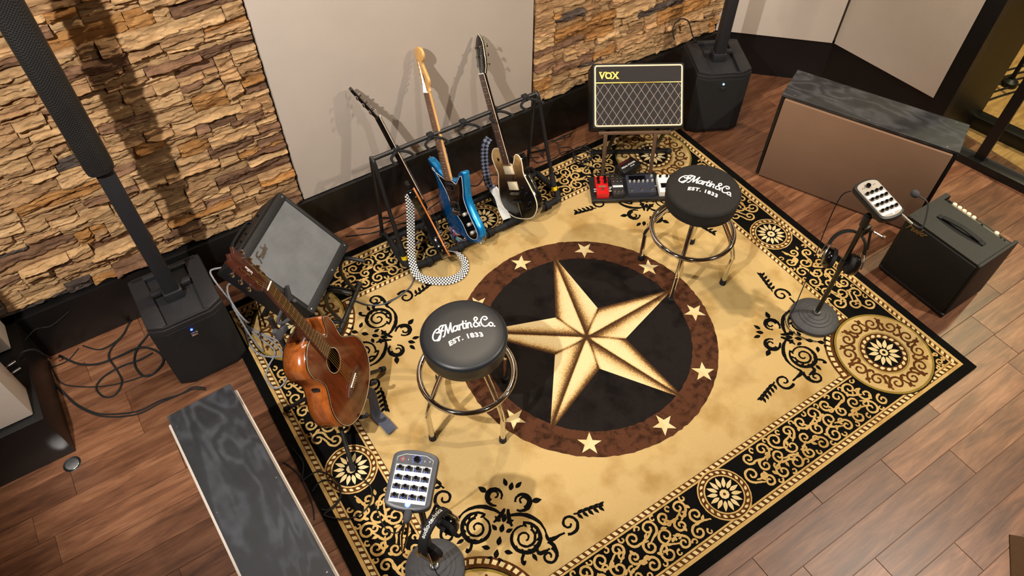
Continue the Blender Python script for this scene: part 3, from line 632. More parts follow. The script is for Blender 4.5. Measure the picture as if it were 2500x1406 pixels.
# central roundel
b = B(); disc_jag(b, 0, 0, .657, z2); b.done('outer_circle', P_brown, rug, 0)
b = B(); disc_jag(b, 0, 0, .529, z3); b.done('inner_circle', P_dark, rug, 0)
def star_small(b, cx, cy, r, a, z):
    P = [(cx+(r if i % 2 == 0 else r*.40)*math.cos(a+i*PI/5), cy+(r if i % 2 == 0 else r*.40)*math.sin(a+i*PI/5), z) for i in range(10)]
    c = b.v((cx, cy, z)); V = [b.v(p) for p in P]
    for i in range(10): b.f([c, V[i], V[(i+1) % 10]])
for k in range(10):
    a = .3204-k*PI/5; b = B(); star_small(b, 0, 0, .058, 0, 0); o = b.done('small_star', P_cream, rug, 0); o.location = (.592*math.cos(a), .592*math.sin(a), z4); o.rotation_euler = (0, 0, a+PI)
st = None
RT, RI = .572, .196
for k in range(5):
    at_ = k*2*PI/5; tip = Vector((RT*math.cos(at_), RT*math.sin(at_)))
    b = B(); ly = b.bm.verts.layers.float.new('shade')
    for sg in (1, -1):
        ai = at_+sg*PI/5; inn = Vector((RI*math.cos(ai), RI*math.sin(ai))); n = 26; c0 = Vector((0, 0)); G = []
        def dl(p, a, c): 
            e = (c-a).normalized(); return abs((p-a).x*e.y-(p-a).y*e.x)
        for i in range(n+1):
            row = []
            for j in range(n+1-i):
                p = c0+(tip-c0)*(i/n)+(inn-c0)*(j/n); v = b.v((p.x, p.y, z5))
                dr_, do, dv = dl(p, c0, tip), dl(p, tip, inn), dl(p, c0, inn); g = lambda d_, w_: math.exp(-(d_/w_)**1.3)
                tf_ = 1-.55*(p.length/RT)
                v[ly] = min(1, (.95*g(do, .034*tf_) if sg > 0 else .95*g(dr_, .040*tf_+.004))+.55*g(dr_, .0045)+.45*g(dv, .005)+(.6*g(p.length, .02)))
                row.append(v)
            G.append(row)
        for i in range(n):
            for j in range(n-i):
                b.f([G[i][j], G[i+1][j], G[i][j+1]])
                if j < n-i-1: b.f([G[i+1][j], G[i+1][j+1], G[i][j+1]])
    b.done('star_point', P_star, rug, 0)

# ------------------------------------------------------------------ lettering drawn with strokes
SCRIPT = {'C': [[(1.35, 1.4), (1.2, 1.8), (.7, 1.85), (.2, 1.35), (.1, .7), (.4, .05), (.95, -.05), (1.3, .4)], [(1.3, 1.45), (1.0, 1.15), (.72, 1.35)]],
 'F': [[(1.95, 1.8), (1.6, 1.2), (1.45, .3), (1.2, -.3), (.85, -.25)], [(1.15, 1.75), (1.55, 2.1), (2.2, 1.95)], [(1.25, 1.0), (1.95, 1.05)]],
 'M': [[(1.85, -.1), (2.12, .05), (2.32, 1.0), (2.42, 1.9)], [(2.42, 1.9), (2.62, .9), (2.75, .15)], [(2.75, .15), (3.02, 1.0), (3.28, 1.85)], [(3.28, 1.85), (3.28, .8), (3.42, .05), (3.65, .2)]],
 'a': [[(4.3, .8), (4.0, .98), (3.68, .75), (3.66, .3), (3.95, .05), (4.25, .3), (4.3, .8)], [(4.36, .95), (4.34, .3), (4.5, .05)]],
 'r': [[(4.66, .95), (4.66, 0)], [(4.66, .6), (4.85, .95), (5.05, .85)]], 't': [[(5.28, 1.5), (5.24, .3), (5.38, .03), (5.55, .1)], [(5.05, 1.0), (5.55, 1.0)]],
 'i': [[(5.76, .95), (5.76, .03)], [(5.74, 1.3), (5.78, 1.42)]], 'n': [[(6.02, .95), (6.02, 0)], [(6.02, .6), (6.27, .98), (6.5, .75), (6.5, .25), (6.66, .03)]],
 '&': [[(7.9, .1), (7.35, .9), (7.08, 1.5), (7.35, 1.85), (7.6, 1.5), (7.22, 1.0), (6.92, .45), (7.2, 0), (7.65, .2), (7.86, .8)]],
 'c': [[(9.1, 1.45), (8.95, 1.82), (8.5, 1.8), (8.12, 1.2), (8.15, .5), (8.5, 0), (9.0, .1), (9.2, .4)], [(9.05, 1.45), (8.8, 1.2), (8.6, 1.35)]],
 'o': [[(9.55, .75), (9.3, .55), (9.3, .2), (9.55, .02), (9.82, .2), (9.82, .55), (9.55, .75)]], '.': [[(10.02, .0), (10.08, .1)]]}
def script_bm(b, strokes, sc, w_, warp, th0=.0006, x0=0):
    for k_, st_ in enumerate(strokes):
        th = th0+k_*1.5e-5
        P = [warp(p.x*sc+x0, p.y*sc) for p in cat([(q[0], q[1], 0) for q in st_], 5)]
        loops = []; tb = th
        for i, p in enumerate(P):
            th = tb+i*5e-6
            a, c = P[max(i-1, 0)], P[min(i+1, len(P)-1)]; t = Vector((c[0]-a[0], c[1]-a[1])); t = t.normalized() if t.length > 0 else Vector((1, 0)); n = Vector((-t.y, t.x))*w_*sc/2
            if i == 0: p = (p[0]-t.x*w_*sc*.35, p[1]-t.y*w_*sc*.35)
            if i == len(P)-1: p = (p[0]+t.x*w_*sc*.35, p[1]+t.y*w_*sc*.35)
            loops.append([(p[0]+n.x, p[1]+n.y, 0), (p[0]-n.x, p[1]-n.y, 0), (p[0]-n.x, p[1]-n.y, th), (p[0]+n.x, p[1]+n.y, th)])
        b.loft(loops)
FEN = [[(.15, 0), (.5, .9), (.75, 1.75)], [(.2, 1.5), (.75, 1.85), (1.6, 1.75)], [(.35, .95), (.8, 1.05), (1.15, 1.0)], [(1.2, .4), (1.55, .75), (1.45, .95), (1.2, .6), (1.35, .1), (1.8, .35)],
       [(1.95, .8), (2.0, .05)], [(2.0, .5), (2.3, .85), (2.35, .1)], [(2.95, .75), (2.65, .7), (2.6, .2), (2.9, .1), (3.05, 1.6)], [(3.3, .45), (3.6, .7), (3.4, .9), (3.25, .4), (3.5, .05), (3.8, .3)], [(3.95, .8), (3.95, .05)], [(3.95, .5), (4.2, .85), (4.4, .8)]]

# ------------------------------------------------------------------ bar stools
def stool(M_, label, cover, rot, seatlab, textaz):
    t = thing('bar_stool', label, 'stool', M_, 'round chrome bar stools on the rug')
    prof = [(0, .508), (.12, .508), (.165, .510), (.173, .518), (.176, .55), (.177, .585), (.1785, .592), (.177, .598), (.172, .606), (.160, .6105), (.11, .614), (0, .615)]
    s = B().lathe(prof, 64).done('seat', cover, t, 50, label=seatlab)
    B().tube([(.1775*math.cos(a), .1775*math.sin(a), .5935) for a in [2*PI*i/64 for i in range(64)]], .0022, 6, True).done('piping', cover, s)
    b = B(); sc = .263/10.2; bend = lambda x, y: (x+.22*y, y-.42*x*x/.263+.016-.03*x)
    script_bm(b, [q for g in SCRIPT.values() for q in g], sc, .225, lambda x, y: bend(x, y), .0008, -.1315)
    text_bm(b, 'EST. 1833', .031, Matrix.Translation((0, -.034, 0)), off=.0012, ext=.0006, sp=1.15, warp=lambda p: (p.x, p.y-.25*p.x*p.x/.1, p.z))
    lt = b.done('lettering', 'white', s, 0, kind='stuff'); lt.matrix_local = Matrix.Rotation(R(textaz-rot), 4, 'Z') @ Matrix.Translation((0, .0, .6148))
    lg = None
    for k in range(4):
        b = B(); P = cat([(.07, 0, .505), (.105, 0, .49), (.130, 0, .44), (.194, 0, .32), (.231, 0, .215), (.230, 0, .18), (.227, 0, .012)], 7)
        b.tube(P, .0125, 14); o = b.done('leg', 'chrome', t, 60); o.rotation_euler = (0, 0, k*PI/2)
        f = B().lathe([(0, 0), (.017, 0), (.0175, .004), (.0165, .03), (.0135, .032), (.0125, .033)], 18).done('foot_cap', 'rubber', o); f.location = (.2265, 0, 0)
    B().tube([(.207*math.cos(a), .207*math.sin(a), .322) for a in [2*PI*i/72 for i in range(72)]], .0125, 14, True).done('foot_ring', 'chrome', t, 60)
    B().lathe([(0, .49), (.10, .49), (.12, .50), (.12, .51), (0, .51)], 32).done('seat_plate', 'black_metal', t)
    return t
ZRUG = .0155
def up_(M_): return M_
stool(TR(-.706, -.030, ZRUG, 10), 'chrome bar stool with glossy black vinyl seat, the nearer one left of the star', 'vinyl', 10, 'glossy black padded seat', -14)
stool(TR(.692, .070, ZRUG, 34), 'chrome bar stool with matte black cloth seat, the one in front of the pedalboard', 'cloth_black', 34, 'matte black padded seat', -55)

# ------------------------------------------------------------------ column loudspeakers
def column(M_, label, led, poly_off):
    t = thing('column_loudspeaker', label, 'loudspeaker', M_, 'column loudspeakers against the walls')
    hw, fy, by = .1675, -.178, .178
    plan = [(-hw, by), (-hw, fy+.028), (-.105, fy), (.105, fy), (hw, fy+.028), (hw, by)]
    sub = B().prism(plan, .006, .405, bev=.004).done('subwoofer_cabinet', 'tolex', t)
    B().prism([(-hw+.004, fy+.026), (-.107, fy-.004), (.107, fy-.004), (hw-.004, fy+.026)], .03, .395).done('front_grille', grillecloth('sub_grille', hexc(12, 12, 12), hexc(24, 23, 22), 260), sub, 0)
    top = B().prism(plan, .403, .424, bev=.004).done('top_plate', 'black', t)
    for s in (-1, 1): B().prism([(s*.095, by-.01), (s*.085, fy+.012), (s*.108, fy+.004), (s*(hw-.004), fy+.032), (s*(hw-.004), by-.01)], .422, .446, bev=.004).done('top_rail', 'black', top)
    B().box((0, fy+.008, .432), (.212, .010, .018), bev=.003).done('front_lip', 'black', top); B().box((0, by-.02, .434), (.30, .03, .024), bev=.004).done('rear_lip', 'black', top)
    pole = B().box((-.004, .0, .81), (.066, .062, .78), bev=.008).done('pole', 'black', t)
    B().box((-.004, 0, .45), (.085, .075, .055), bev=.008).done('pole_socket', 'black', pole)
    for s in (-1, 1): B().box((-.004+s*.062, .02, .46), (.055, .03, .02), bev=.004).done('lock_latch', 'black', pole)
    arr = B().prism([(-.046, .05), (-.051, -.01), (-.047, -.032), (-.034, -.048), (-.015, -.055), (.015, -.055), (.034, -.048), (.047, -.032), (.051, -.01), (.046, .05)], 1.195, 2.06, bev=.004).done('speaker_array', 'black', t); arr.location = (-.010, -.0, 0)
    B().prism([(-.0525, -.009), (-.0485, -.033), (-.035, -.0498), (-.0155, -.057), (.0155, -.057), (.035, -.0498), (.0485, -.033), (.0525, -.009), (.046, -.005), (-.046, -.005)], 1.215, 2.045).done('array_grille', grillecloth('array_grille', hexc(10, 10, 10), hexc(44, 43, 42), 190, .5), arr, 0)
    ld = B().box((.0, fy-.006, .335), (.030, .006, .022), bev=.002).done('badge_plate', 'steel' if led == 'blue_led' else 'black', sub)
    B().ball((-.004, fy-.0065, .368), (.006, .004, .006), seg=10).done('status_light', led, ld)
    return t
column(TR(-1.632, 1.003, .001, 0), 'black column loudspeaker on a subwoofer at the left, before the stone wall', 'blue_led', 0)
column(TR(1.737, 1.022, .001, -27.7), 'black column loudspeaker on a subwoofer in the far corner behind the small combo amplifier', 'cyan_led', 0)

# ------------------------------------------------------------------ low absorber boxes
def gobo(M_, label, L, D, H, fab):
    t = thing('gobo_box', label, 'sound baffle', M_)
    B().box((0, 0, H/2-.012), (L-.012, D-.03, H-.03), bev=.003).done('core', 'base_paint', t)
    B().box((0, 0, H-.009), (L, D-.012, .018), bev=.0015, seg=1).done('top_board', 'ply', t, 20)
    for s in (-1, 1):
        B().box((s*(L/2-.009), 0, (H-.02)/2+.004), (.018, D-.012, H-.03), bev=.002).done('end_board', 'base_paint', t)
        B().box((0, s*(D/2-.008), (H-.03)/2+.008), (L-.044, .028, H-.034), bev=.005).done('fabric_pad', fab, t)
        for x in (-.4, 0.0, .4): B().lathe([(0, .0005), (.004, .0005), (.0035, .0015), (0, .002)], 10).done('screw', 'steel', t).location = (x*L/.93, s*(D/2-.022), H)
    return t
gobo(TR(1.921, .057, .001, -65.2), 'low black baffle box with beige fabric front coloured darker for shade, between the corner speaker and the glass door', .93, .275, .585, 'fabric_shade_brown')
gobo(TR(-1.688, -.187, .001, -87.8), 'low black baffle box with stained plywood top, in the left foreground beside the rug', .94, .262, .585, 'fabric_wall')

# ------------------------------------------------------------------ bass combo (knobs at the rear of its top)
t = thing('bass_amplifier', 'black cube shaped bass combo with cream knobs on top, right of the rug', 'amplifier', TR(1.777, -.70, .001, -90))
W_, D_, H_ = .41, .306, .40
cab = B().prism([(-D_/2, .016), (-D_/2, H_), (D_/2-.058, H_), (D_/2-.056, H_-.022), (D_/2-.012, H_-.03), (D_/2, H_-.05), (D_/2, .016)], -W_/2+.018, W_/2-.018, Matrix(((0, 0, 1, 0), (1, 0, 0, 0), (0, 1, 0, 0), (0, 0, 0, 1)))).done('cabinet', 'tolex', t, 30)
for s in (-1, 1):
    B().prism([(-D_/2, .014), (-D_/2, H_-.004), (-D_/2+.006, H_+.001), (D_/2-.006, H_+.001), (D_/2, H_-.004), (D_/2, .014)], s*(W_/2-.018), s*W_/2, Matrix(((0, 0, 1, 0), (1, 0, 0, 0), (0, 1, 0, 0), (0, 0, 0, 1))), bev=.004).done('side_panel', 'tolex', t, 30)
    for y in (-.11, .11): B().lathe([(0, 0), (.016, 0), (.014, .018), (0, .018)], 14).done('foot', 'rubber', t).location = (s*.16, y, 0)
gr = B().box((0, -D_/2-.003, .205), (W_-.03, .012, .365), bev=.004).done('front_grille', grillecloth('bass_grille', hexc(10, 9, 9), hexc(19, 18, 17), 220), t)
B().box((0, -D_/2-.001, .020), (W_, .02, .018), bev=.004).done('front_rail', 'tolex', t)
b = B(); script_bm(b, FEN, .024, .16, lambda x, y: (x+.2*y, y+.16*x), .003); o = b.done('logo', 'brass', gr, 0, kind='stuff'); o.matrix_local = Matrix(((1, 0, 0, -.188), (0, 0, -1, -D_/2-.009), (0, 1, 0, .337), (0, 0, 0, 1)))
pn = B().box((0, D_/2-.034, H_-.022), (W_-.045, .042, .006), bev=.001).done('control_panel', 'black_metal', t)
for x in (-.132, -.104, -.077, -.050, -.021, .108):
    k_ = B().lathe([(0, 0), (.013, 0), (.0125, .013), (.0105, .018), (0, .0185)], 18).done('knob', 'cream', pn); k_.location = (x, D_/2-.036, H_-.019)
    B().lathe([(0, 0), (.004, 0), (.004, .001), (0, .001)], 10).done('knob_cap', 'white', k_).location = (0, 0, .0185)
for x, n_ in ((-.162, 'input_jack'), (.03, 'label_plate'), (.135, 'jack_socket'), (.155, 'power_switch')): B().lathe([(0, 0), (.007, 0), (.007, .004), (.003, .004), (.003, .002), (0, .002)], 12).done(n_, 'black_gloss', pn).location = (x, D_/2-.036, H_-.019)
hd = B(); hd.strap([(-.105, -.03, H_+.004), (-.085, -.028, H_+.012), (0, -.022, H_+.02), (.085, -.016, H_+.012), (.105, -.014, H_+.004)], .026, [(0, 1, 0)]*5, .006); hd.done('handle', 'rubber', t)
for x, y in ((-.112, -.03), (.112, -.014)): B().box((x, y, H_+.004), (.026, .03, .008), bev=.003).done('handle_end', 'rubber', t)
for x in (-.185, .185): B().lathe([(0, 0), (.004, 0), (.003, .0015), (0, .002)], 10).done('screw', 'black_metal', t).location = (x, -.12, H_+.001)

# ------------------------------------------------------------------ tilted guitar combo and its stand
cx_ = Vector((.729, .685, 0)); cn = Vector((.491, -.522, .698)).normalized(); cy_ = cn.cross(cx_)
t = thing('combo_amplifier', 'black guitar combo with grey grille cloth tilted back on a stand, behind the acoustic guitar', 'amplifier', FR((-1.076, .897, .473), cx_, cy_, cn))
OW, OH, OD = .445, .425, .19
B().box((0, 0, -OD/2-.012), (OW, OH, OD), bev=.009).done('cabinet', 'tolex', t)
for nm, x, y, w_, h in (('top_frame', 0, OH/2-.022, OW, .044), ('bottom_frame', 0, -OH/2+.021, OW, .042), ('left_frame', -OW/2+.011, 0, .022, OH-.08), ('right_frame', OW/2-.010, 0, .020, OH-.08)): B().box((x, y, -.006), (w_, h, .020), bev=.005).done(nm, 'tolex', t)
gr = B().box((0, .0, -.006), (OW-.042, OH-.084, .010)).done('grille_cloth', grillecloth('silver_grille', hexc(84, 86, 88), hexc(122, 124, 126), 300), t, 0)
b = B(); script_bm(b, FEN, .021, .2, lambda x, y: (x+.2*y, y+.16*x), .004); o = b.done('logo', 'chrome', gr, 0, kind='stuff'); o.matrix_local = Matrix.Translation((-.165, .112, 0))
for x, y in ((-.205, .19), (.205, .19), (-.205, -.19), (.205, -.19), (.04, -.192)): B().lathe([(0, 0), (.006, 0), (.005, .002), (0, .003)], 12).done('screw', 'steel', t).location = (x, y, .004)
cp = B().box((-.0, OH/2+.002, -.10), (OW-.05, .006, .11)).done('control_panel', 'black', t)
for x in (-.17, -.12, -.07, -.02, .10): B().cyl((x, OH/2+.004, -.09), (x, OH/2+.014, -.09), .009, .007).done('knob', 'black_gloss', cp)
hb = B(); hb.strap([(-.09, OH/2+.004, -.16), (-.06, OH/2+.022, -.16), (.06, OH/2+.022, -.16), (.09, OH/2+.004, -.16)], .024, [(0, 0, 1)]*4, .006); hb.done('handle', 'rubber', t)
s_ = thing('amplifier_stand', 'black tube stand holding the tilted grey grille combo', 'amp stand', TR(0, 0, 0))
e1, e2 = Vector((-1.03, .705)), Vector((-.815, .925)); bk = Vector((-.46, .49))*.62
b = B(); b.cyl((e1.x, e1.y, .028), (e2.x, e2.y, .028), .013); b.done('front_foot_bar', 'black_metal', s_)
b1, b2 = e1+bk, e2+bk
B().cyl((b1.x, b1.y, .030), (b2.x, b2.y, .030), .013).done('rear_foot_bar', 'black_metal', s_)
for e, f_ in ((e1.lerp(e2, .16), b1.lerp(b2, .16)), (e1.lerp(e2, .84), b1.lerp(b2, .84))):
    B().cyl((e.x, e.y, .030), (f_.x, f_.y, .030), .010).done('floor_rail', 'black_metal', s_)
    q = e+bk*.14
    B().tube(cat([(e.x, e.y, .03), (q.x, q.y, .16), (e.x+bk.x*.05, e.y+bk.y*.05, .285), (e.x-bk.x*.22, e.y-bk.y*.22, .30)], 6), .010, 10).done('front_upright', 'black_metal', s_)
    B().tube([(f_.x, f_.y, .030), (e.x+bk.x*.62, e.y+bk.y*.62, .22)], .010, 10).done('rear_brace', 'black_metal', s_)
for p in (e1, e2): B().ball((p.x, p.y, .03), .018, seg=12).done('rubber_cap', 'rubber', s_)

# ------------------------------------------------------------------ small combo with diamond grille and its stand
vx = Vector((math.cos(R(-31.57)), math.sin(R(-31.57)), 0)); vn = Vector((-.377, -.613, .695)).normalized(); vy = vn.cross(vx)
t = thing('small_combo_amplifier', 'small black combo with diamond grille, white trim and gold logo, tilted on its stand', 'amplifier', FR((1.038, .951, .475), vx, vy, vn))
VW, VH, VD = .53, .368, .20
B().box((0, 0, -VD/2), (VW, VH, VD), bev=.012, seg=3).done('cabinet', 'tolex', t)
fb = B().box((0, 0, .001), (VW-.035, VH-.035, .004)).done('baffle', mat('dark_grille', hexc(36, 31, 30), .85, bump=.3), t, 0)
tr_ = B()
def rrect(w_, h, r, n=5): return [(sx*(w_/2-r)+r*math.cos(a), sy*(h/2-r)+r*math.sin(a)) for sx, sy, a0 in ((1, 1, 0), (-1, 1, PI/2), (-1, -1, PI), (1, -1, 1.5*PI)) for a in [a0+PI/2*i/n for i in range(n+1)]]
tr_.tube([(x, y, .003) for x, y in rrect(VW-.032, VH-.032, .012)], .0048, 8, True); tr_.done('white_trim', 'cream', t)
yb = VH/2-.016-.095
B().box((0, yb, .004), (VW-.04, .007, .008), bev=.002).done('gold_bar', 'gold', t)
b = B(); gx0, gx1, gy0, gy1 = -VW/2+.02, VW/2-.02, -VH/2+.02, yb-.005
px_, py_ = .0475, .071
for sg in (-1, 1):
    for i in range(-14, 26):
        # lines y = gy1 + sg*(x-x0)*slope clipped to the grille
        sl = sg*py_/px_; x0 = gx0+i*px_; pts = []
        for yy in (gy0, gy1):
            xx = x0+(yy-gy1)/sl
            pts.append((xx, yy))
        (xa, ya), (xb, yb2) = sorted(pts)
        if xa < gx0: ya += (gx0-xa)*(yb2-ya)/(xb-xa); xa = gx0
        if xb > gx1: yb2 -= (xb-gx1)*(yb2-ya)/(xb-xa); xb = gx1
        if xb-xa > .004: b.tube([(xa, ya, .0035), (xb, yb2, .0035)], .0017, 4)
b.done('diamond_lattice', mat('grey_thread', hexc(150, 138, 132), .7), fb, 0, kind='stuff')
b = B(); text_bm(b, 'VOX', .050, Matrix.Translation((-.170, yb+.024, .004)), off=.0016, ext=.002, sp=1.05)
for cx0, cy0 in ((-.218, .0355), (-.190, .0355), (-.150, .0355), (-.121, .0355), (-.152, 0), (-.120, 0)): b.box((cx0, yb+.024+cy0, .004), (.016, .005, .004))
b.done('logo', 'gold', fb, 0, kind='stuff')
hh = B(); hh.strap([(-.075, VH/2, -.07), (-.05, VH/2+.016, -.07), (0, VH/2+.024, -.07), (.05, VH/2+.016, -.07), (.075, VH/2, -.07)], .024, [(0, 0, 1)]*5, .005); hh.done('handle', 'black_gloss', t)
for sx in (-1, 1): B().box((sx*.20, -VH/2-.006, -.05), (.03, .012, .03), bev=.004).done('foot', 'rubber', t)
s_ = thing('amplifier_stand', 'folding black metal stand with flat bronze legs under the small diamond grille combo', 'amp stand', TR(0, 0, 0))
vh = Vector((-.524, -.852)).normalized(); vxx = Vector((vx.x, vx.y))
P = lambda a, d, z: (1.0+vxx.x*a+vh.x*d, .915+vxx.y*a+vh.y*d, z)
def flat(a, b_, w_, th, name, mt):
    a, b_ = Vector(a), Vector(b_); d = (b_-a); q = d.to_track_quat('Z', 'Y').to_matrix().to_4x4(); return B().box((0, 0, d.length/2), (w_, th, d.length), Matrix.Translation(a) @ q, bev=.002).done(name, mt, s_)
flat(P(-.215, .085, .318), P(.205, .085, .318), .016, .016, 'front_bar', 'leg_brown')
for a in (-.165, .125):
    flat(P(a, .11, .022), P(a-.01, .095, .315), .026, .008, 'front_leg', 'leg_brown')
    flat(P(a+.045, -.09, .026), P(a+.06, .05, .31), .022, .010, 'rear_strut', 'black_metal')
    flat(P(a+.02, .08, .312), P(a+.02, -.10, .20), .02, .01, 'cradle_arm', 'black_metal')
flat(P(-.20, -.09, .028), P(.27, -.09, .028), .022, .022, 'rear_foot_bar', 'black_metal')
for a in (-.20, .27): B().ball(P(a, -.09, .028), .02, seg=12).done('rubber_cap', 'rubber', s_)
flat(P(-.19, .11, .022), P(.16, .11, .022), .014, .010, 'front_foot_bar', 'black_metal')

# ------------------------------------------------------------------ pedalboard and pedals
PBM = TR(.62, .745, ZRUG, -30.5)
t = thing('pedalboard', 'flat black pedalboard on the rug below the small combo', 'pedalboard', PBM)
B().box((.26, .095, .018), (.56, .20, .012), bev=.003).done('deck', 'rubber', t)
B().box((.26, -.004, .012), (.56, .008, .024), bev=.003).done('front_rail', 'black_metal', t); B().box((.26, .194, .012), (.56, .008, .024), bev=.003).done('rear_rail', 'black_metal', t)
for x in (.0, .52):
    for y in (.01, .18): B().lathe([(0, 0), (.012, 0), (.011, .006), (0, .006)], 12).done('foot', 'rubber', t).location = (x, y, 0)
def pedal(name, label, cx, cy, w_, d, h, mt, grp='effect pedals on the pedalboard'):
    t = thing(name, label, 'effect pedal', PBM @ TR(cx, cy, .0245), grp)
    B().prism([(-d/2, 0), (-d/2, h*.7), (0, h*.85), (d/2, h), (d/2, 0)], -w_/2, w_/2, Matrix(((0, 0, 1, 0), (1, 0, 0, 0), (0, 1, 0, 0), (0, 0, 0, 1))), bev=.003).done('housing', mt, t, 30)
    return t
def knobs(t, L, mt, r, h, z, nm='knob'):
    for x, y in L: B().lathe([(0, 0), (r, 0), (r*.95, h*.8), (r*.8, h), (0, h)], 14).done(nm, mt, t).location = (x, y, z(y))
def jack(t, sx, w_, y, z): B().cyl((sx*w_/2, y, z), (sx*(w_/2+.016), y, z), .006).done('jack_plug', 'steel', t)
t = pedal('effect_pedal', 'bright red pedal with four black knobs at the left end of the pedalboard', .045, .075, .072, .135, .05, 'red')
knobs(t, [(-.02, .045), (.02, .045), (-.02, .018), (.02, .018)], 'black_gloss', .010, .014, lambda y: .046+y*.1); knobs(t, [(0, -.035)], 'steel', .008, .010, lambda y: .039, 'foot_switch')
B().box((0, -.006, .0438), (.045, .012, .001), Matrix.Rotation(R(6), 4, 'X')).done('name_plate', 'fabric_shade_brown', t)
for sx in (-1, 1): jack(t, sx, .072, -.02, .03); jack(t, sx, .072, -.038, .03)
t = pedal('effect_pedal', 'small dark pedal with steel switches between the red and the blue pedal', .137, .068, .07, .125, .045, 'black')
knobs(t, [(-.022, .05), (0, .05), (.022, .05), (-.022, .03), (0, .03), (.022, .03)], 'steel', .007, .012, lambda y: .042+y*.1); knobs(t, [(-.022, -.04), (0, -.042), (.022, -.04)], 'steel', .007, .010, lambda y: .033, 'foot_switch')
B().box((.0, .0, .041), (.06, .014, .001), Matrix.Rotation(R(6), 4, 'X')).done('white_stripe', 'white', t); jack(t, -1, .07, .0, .03)
t = pedal('effect_pedal', 'wide slate blue delay pedal with dark screen beside the white pedal', .275, .078, .165, .135, .05, 'navy')
B().box((-.018, .045, .0485), (.10, .034, .001), Matrix.Rotation(R(6), 4, 'X')).done('display', 'screen', t)
knobs(t, [(-.065+.026*i, .012) for i in range(5)]+[(.068, .014), (.068, .05)], 'lead', .007, .014, lambda y: .044+y*.1); knobs(t, [(-.06, -.045), (.0, -.045), (.06, -.045)], 'steel', .009, .011, lambda y: .036, 'foot_switch')
B().box((0, -.045, .0385), (.13, .001, .0006), Matrix.Rotation(R(9), 4, 'X')).done('print_line', 'white', t); jack(t, 1, .165, -.01, .03)
t = pedal('effect_pedal', 'white pedal half hidden behind the matte black stool', .415, .075, .075, .13, .05, 'white')
B().box((.0, -.012, .0425), (.05, .035, .002), Matrix.Rotation(R(6), 4, 'X')).done('display', 'screen', t); knobs(t, [(-.02, .048), (.02, .048)], 'black_gloss', .008, .012, lambda y: .046+y*.1); knobs(t, [(0, -.05)], 'steel', .008, .01, lambda y: .036, 'foot_switch')
t = thing('power_supply', 'black pedal power box with white lettering on the rug under the small combo', 'power supply', TR(.945, .850, ZRUG, 5))
B().box((0, 0, .03), (.14, .085, .06), bev=.004).done('housing', 'black_metal', t)
B().box((-.01, .03, .0605), (.09, .018, .001)).done('red_stripe', mat('dark_red', hexc(72, 20, 22), .5), t)
b = B(); text_bm(b, 'PEDAL POWER', .0165, Matrix.Identity(4), off=.0003, ext=.0004); o = b.done('lettering', 'white', t, 0, kind='stuff'); o.location = (0, -.008, .0604)
b = B(); text_bm(b, '2 PLUS', .011, Matrix.Identity(4), off=.0002, ext=.0004); o = b.done('lettering', 'white', t, 0, kind='stuff'); o.location = (.015, -.024, .0604)

# ------------------------------------------------------------------ guitars: local x = treble side, y = up the neck, z = out of the face, origin at the saddle
def strings(t, sc, nutw, brw, z0, z1, ends, mt='steel', r=.00035):
    for i in range(6):
        u = i/5-.5; e = ends[i]
        B().tube([(u*brw, -.004, z1), (u*nutw, sc, z0), e], r*(1.5-.12*i), 5).done('string', mt, t, 0)
def neck(t, sc, y0, nf, w0, w1, mtn, mtf, zf, dots=None, th=.020, zb=None, bind=None):
    yn = sc; b = B(); L = []
    for y, w_ in ((y0, w1), (yn+.002, w0)):
        L.append([(-w_/2, y, zf-.006), (w_/2, y, zf-.006), (w_/2*.9, y, zf-.006-th*.6), (w_*.25, y, zf-.006-th), (-w_*.25, y, zf-.006-th), (-w_/2*.9, y, zf-.006-th*.6)])
    b.loft(L); nk = b.done('neck', mtn, t)
    b = B(); b.loft([[(-w_/2, y, zf-.006), (w_/2, y, zf-.006), (w_/2, y, zf-.0006), (w_*.2, y, zf), (-w_*.2, y, zf), (-w_/2, y, zf-.0006)] for y, w_ in ((y0, w1), (yn, w0))]); fb = b.done('fretboard', mtf, nk)
    b = B()
    for k in range(1, nf+1):
        y = sc*2**(-k/12)
        if y < y0: break
        f = (y-y0)/(yn-y0); w_ = w1+(w0-w1)*f; b.box((0, y, zf), (w_*.97, .0022, .0018))
    b.done('frets', 'steel', fb, 0, kind='stuff')
    B().box((0, yn+.002, zf), (w0, .005, .005), bev=.001).done('nut', 'white', nk)
    if bind:
        for s in (-1, 1): B().tube([(s*w1/2, y0, zf-.003), (s*w0/2, yn, zf-.003)], .0016, 5).done('neck_binding', bind, nk)
    if dots:
        for k in (3, 5, 7, 9, 12, 15, 17, 19, 21):
            y = sc*(2**(-k/12)+2**(-(k-1)/12))/2
            if y < y0: break
            for x in ((-.011, .011) if k == 12 else (0,)):
                B().lathe([(0, 0), (.0032, 0), (0, .0003)], 10).done('inlay_dot', dots, fb).location = (x, y, zf+.0001)
    return nk
def tuner(par, x, y, z, sx, mt='chrome', post=True, key=(.008, .012, .006)):
    o = bpy.data.objects.new('x', None)
    b = B()
    if post: b.cyl((x, y, z-.006), (x, y, z+.009), .0042, .0034, 10)
    b.cyl((x, y, z-.016), (x+sx*.024, y, z-.016), .0028, None, 8); b.box((x, y, z-.016), (.018, .014, .010), bev=.002); b.ball((x+sx*.030, y, z-.016), key, seg=10)
    bpy.data.objects.remove(o); return b.done('tuner', mt, par)
def body(t, outline, z0, z1, mt, mts=None, n=7, bev=.006, name='body'):
    P = [(p.x, p.y) for p in cat([(x, y, 0) for x, y in outline], n, True)]
    o = B().prism(P, z0, z1, bev=bev).done(name, mt, t, 30)
    if mts:
        o.data.materials.append(M[mts])
        for p in o.data.polygons:
            if abs(p.normal.z) < .8: p.material_index = 1
    return o, P
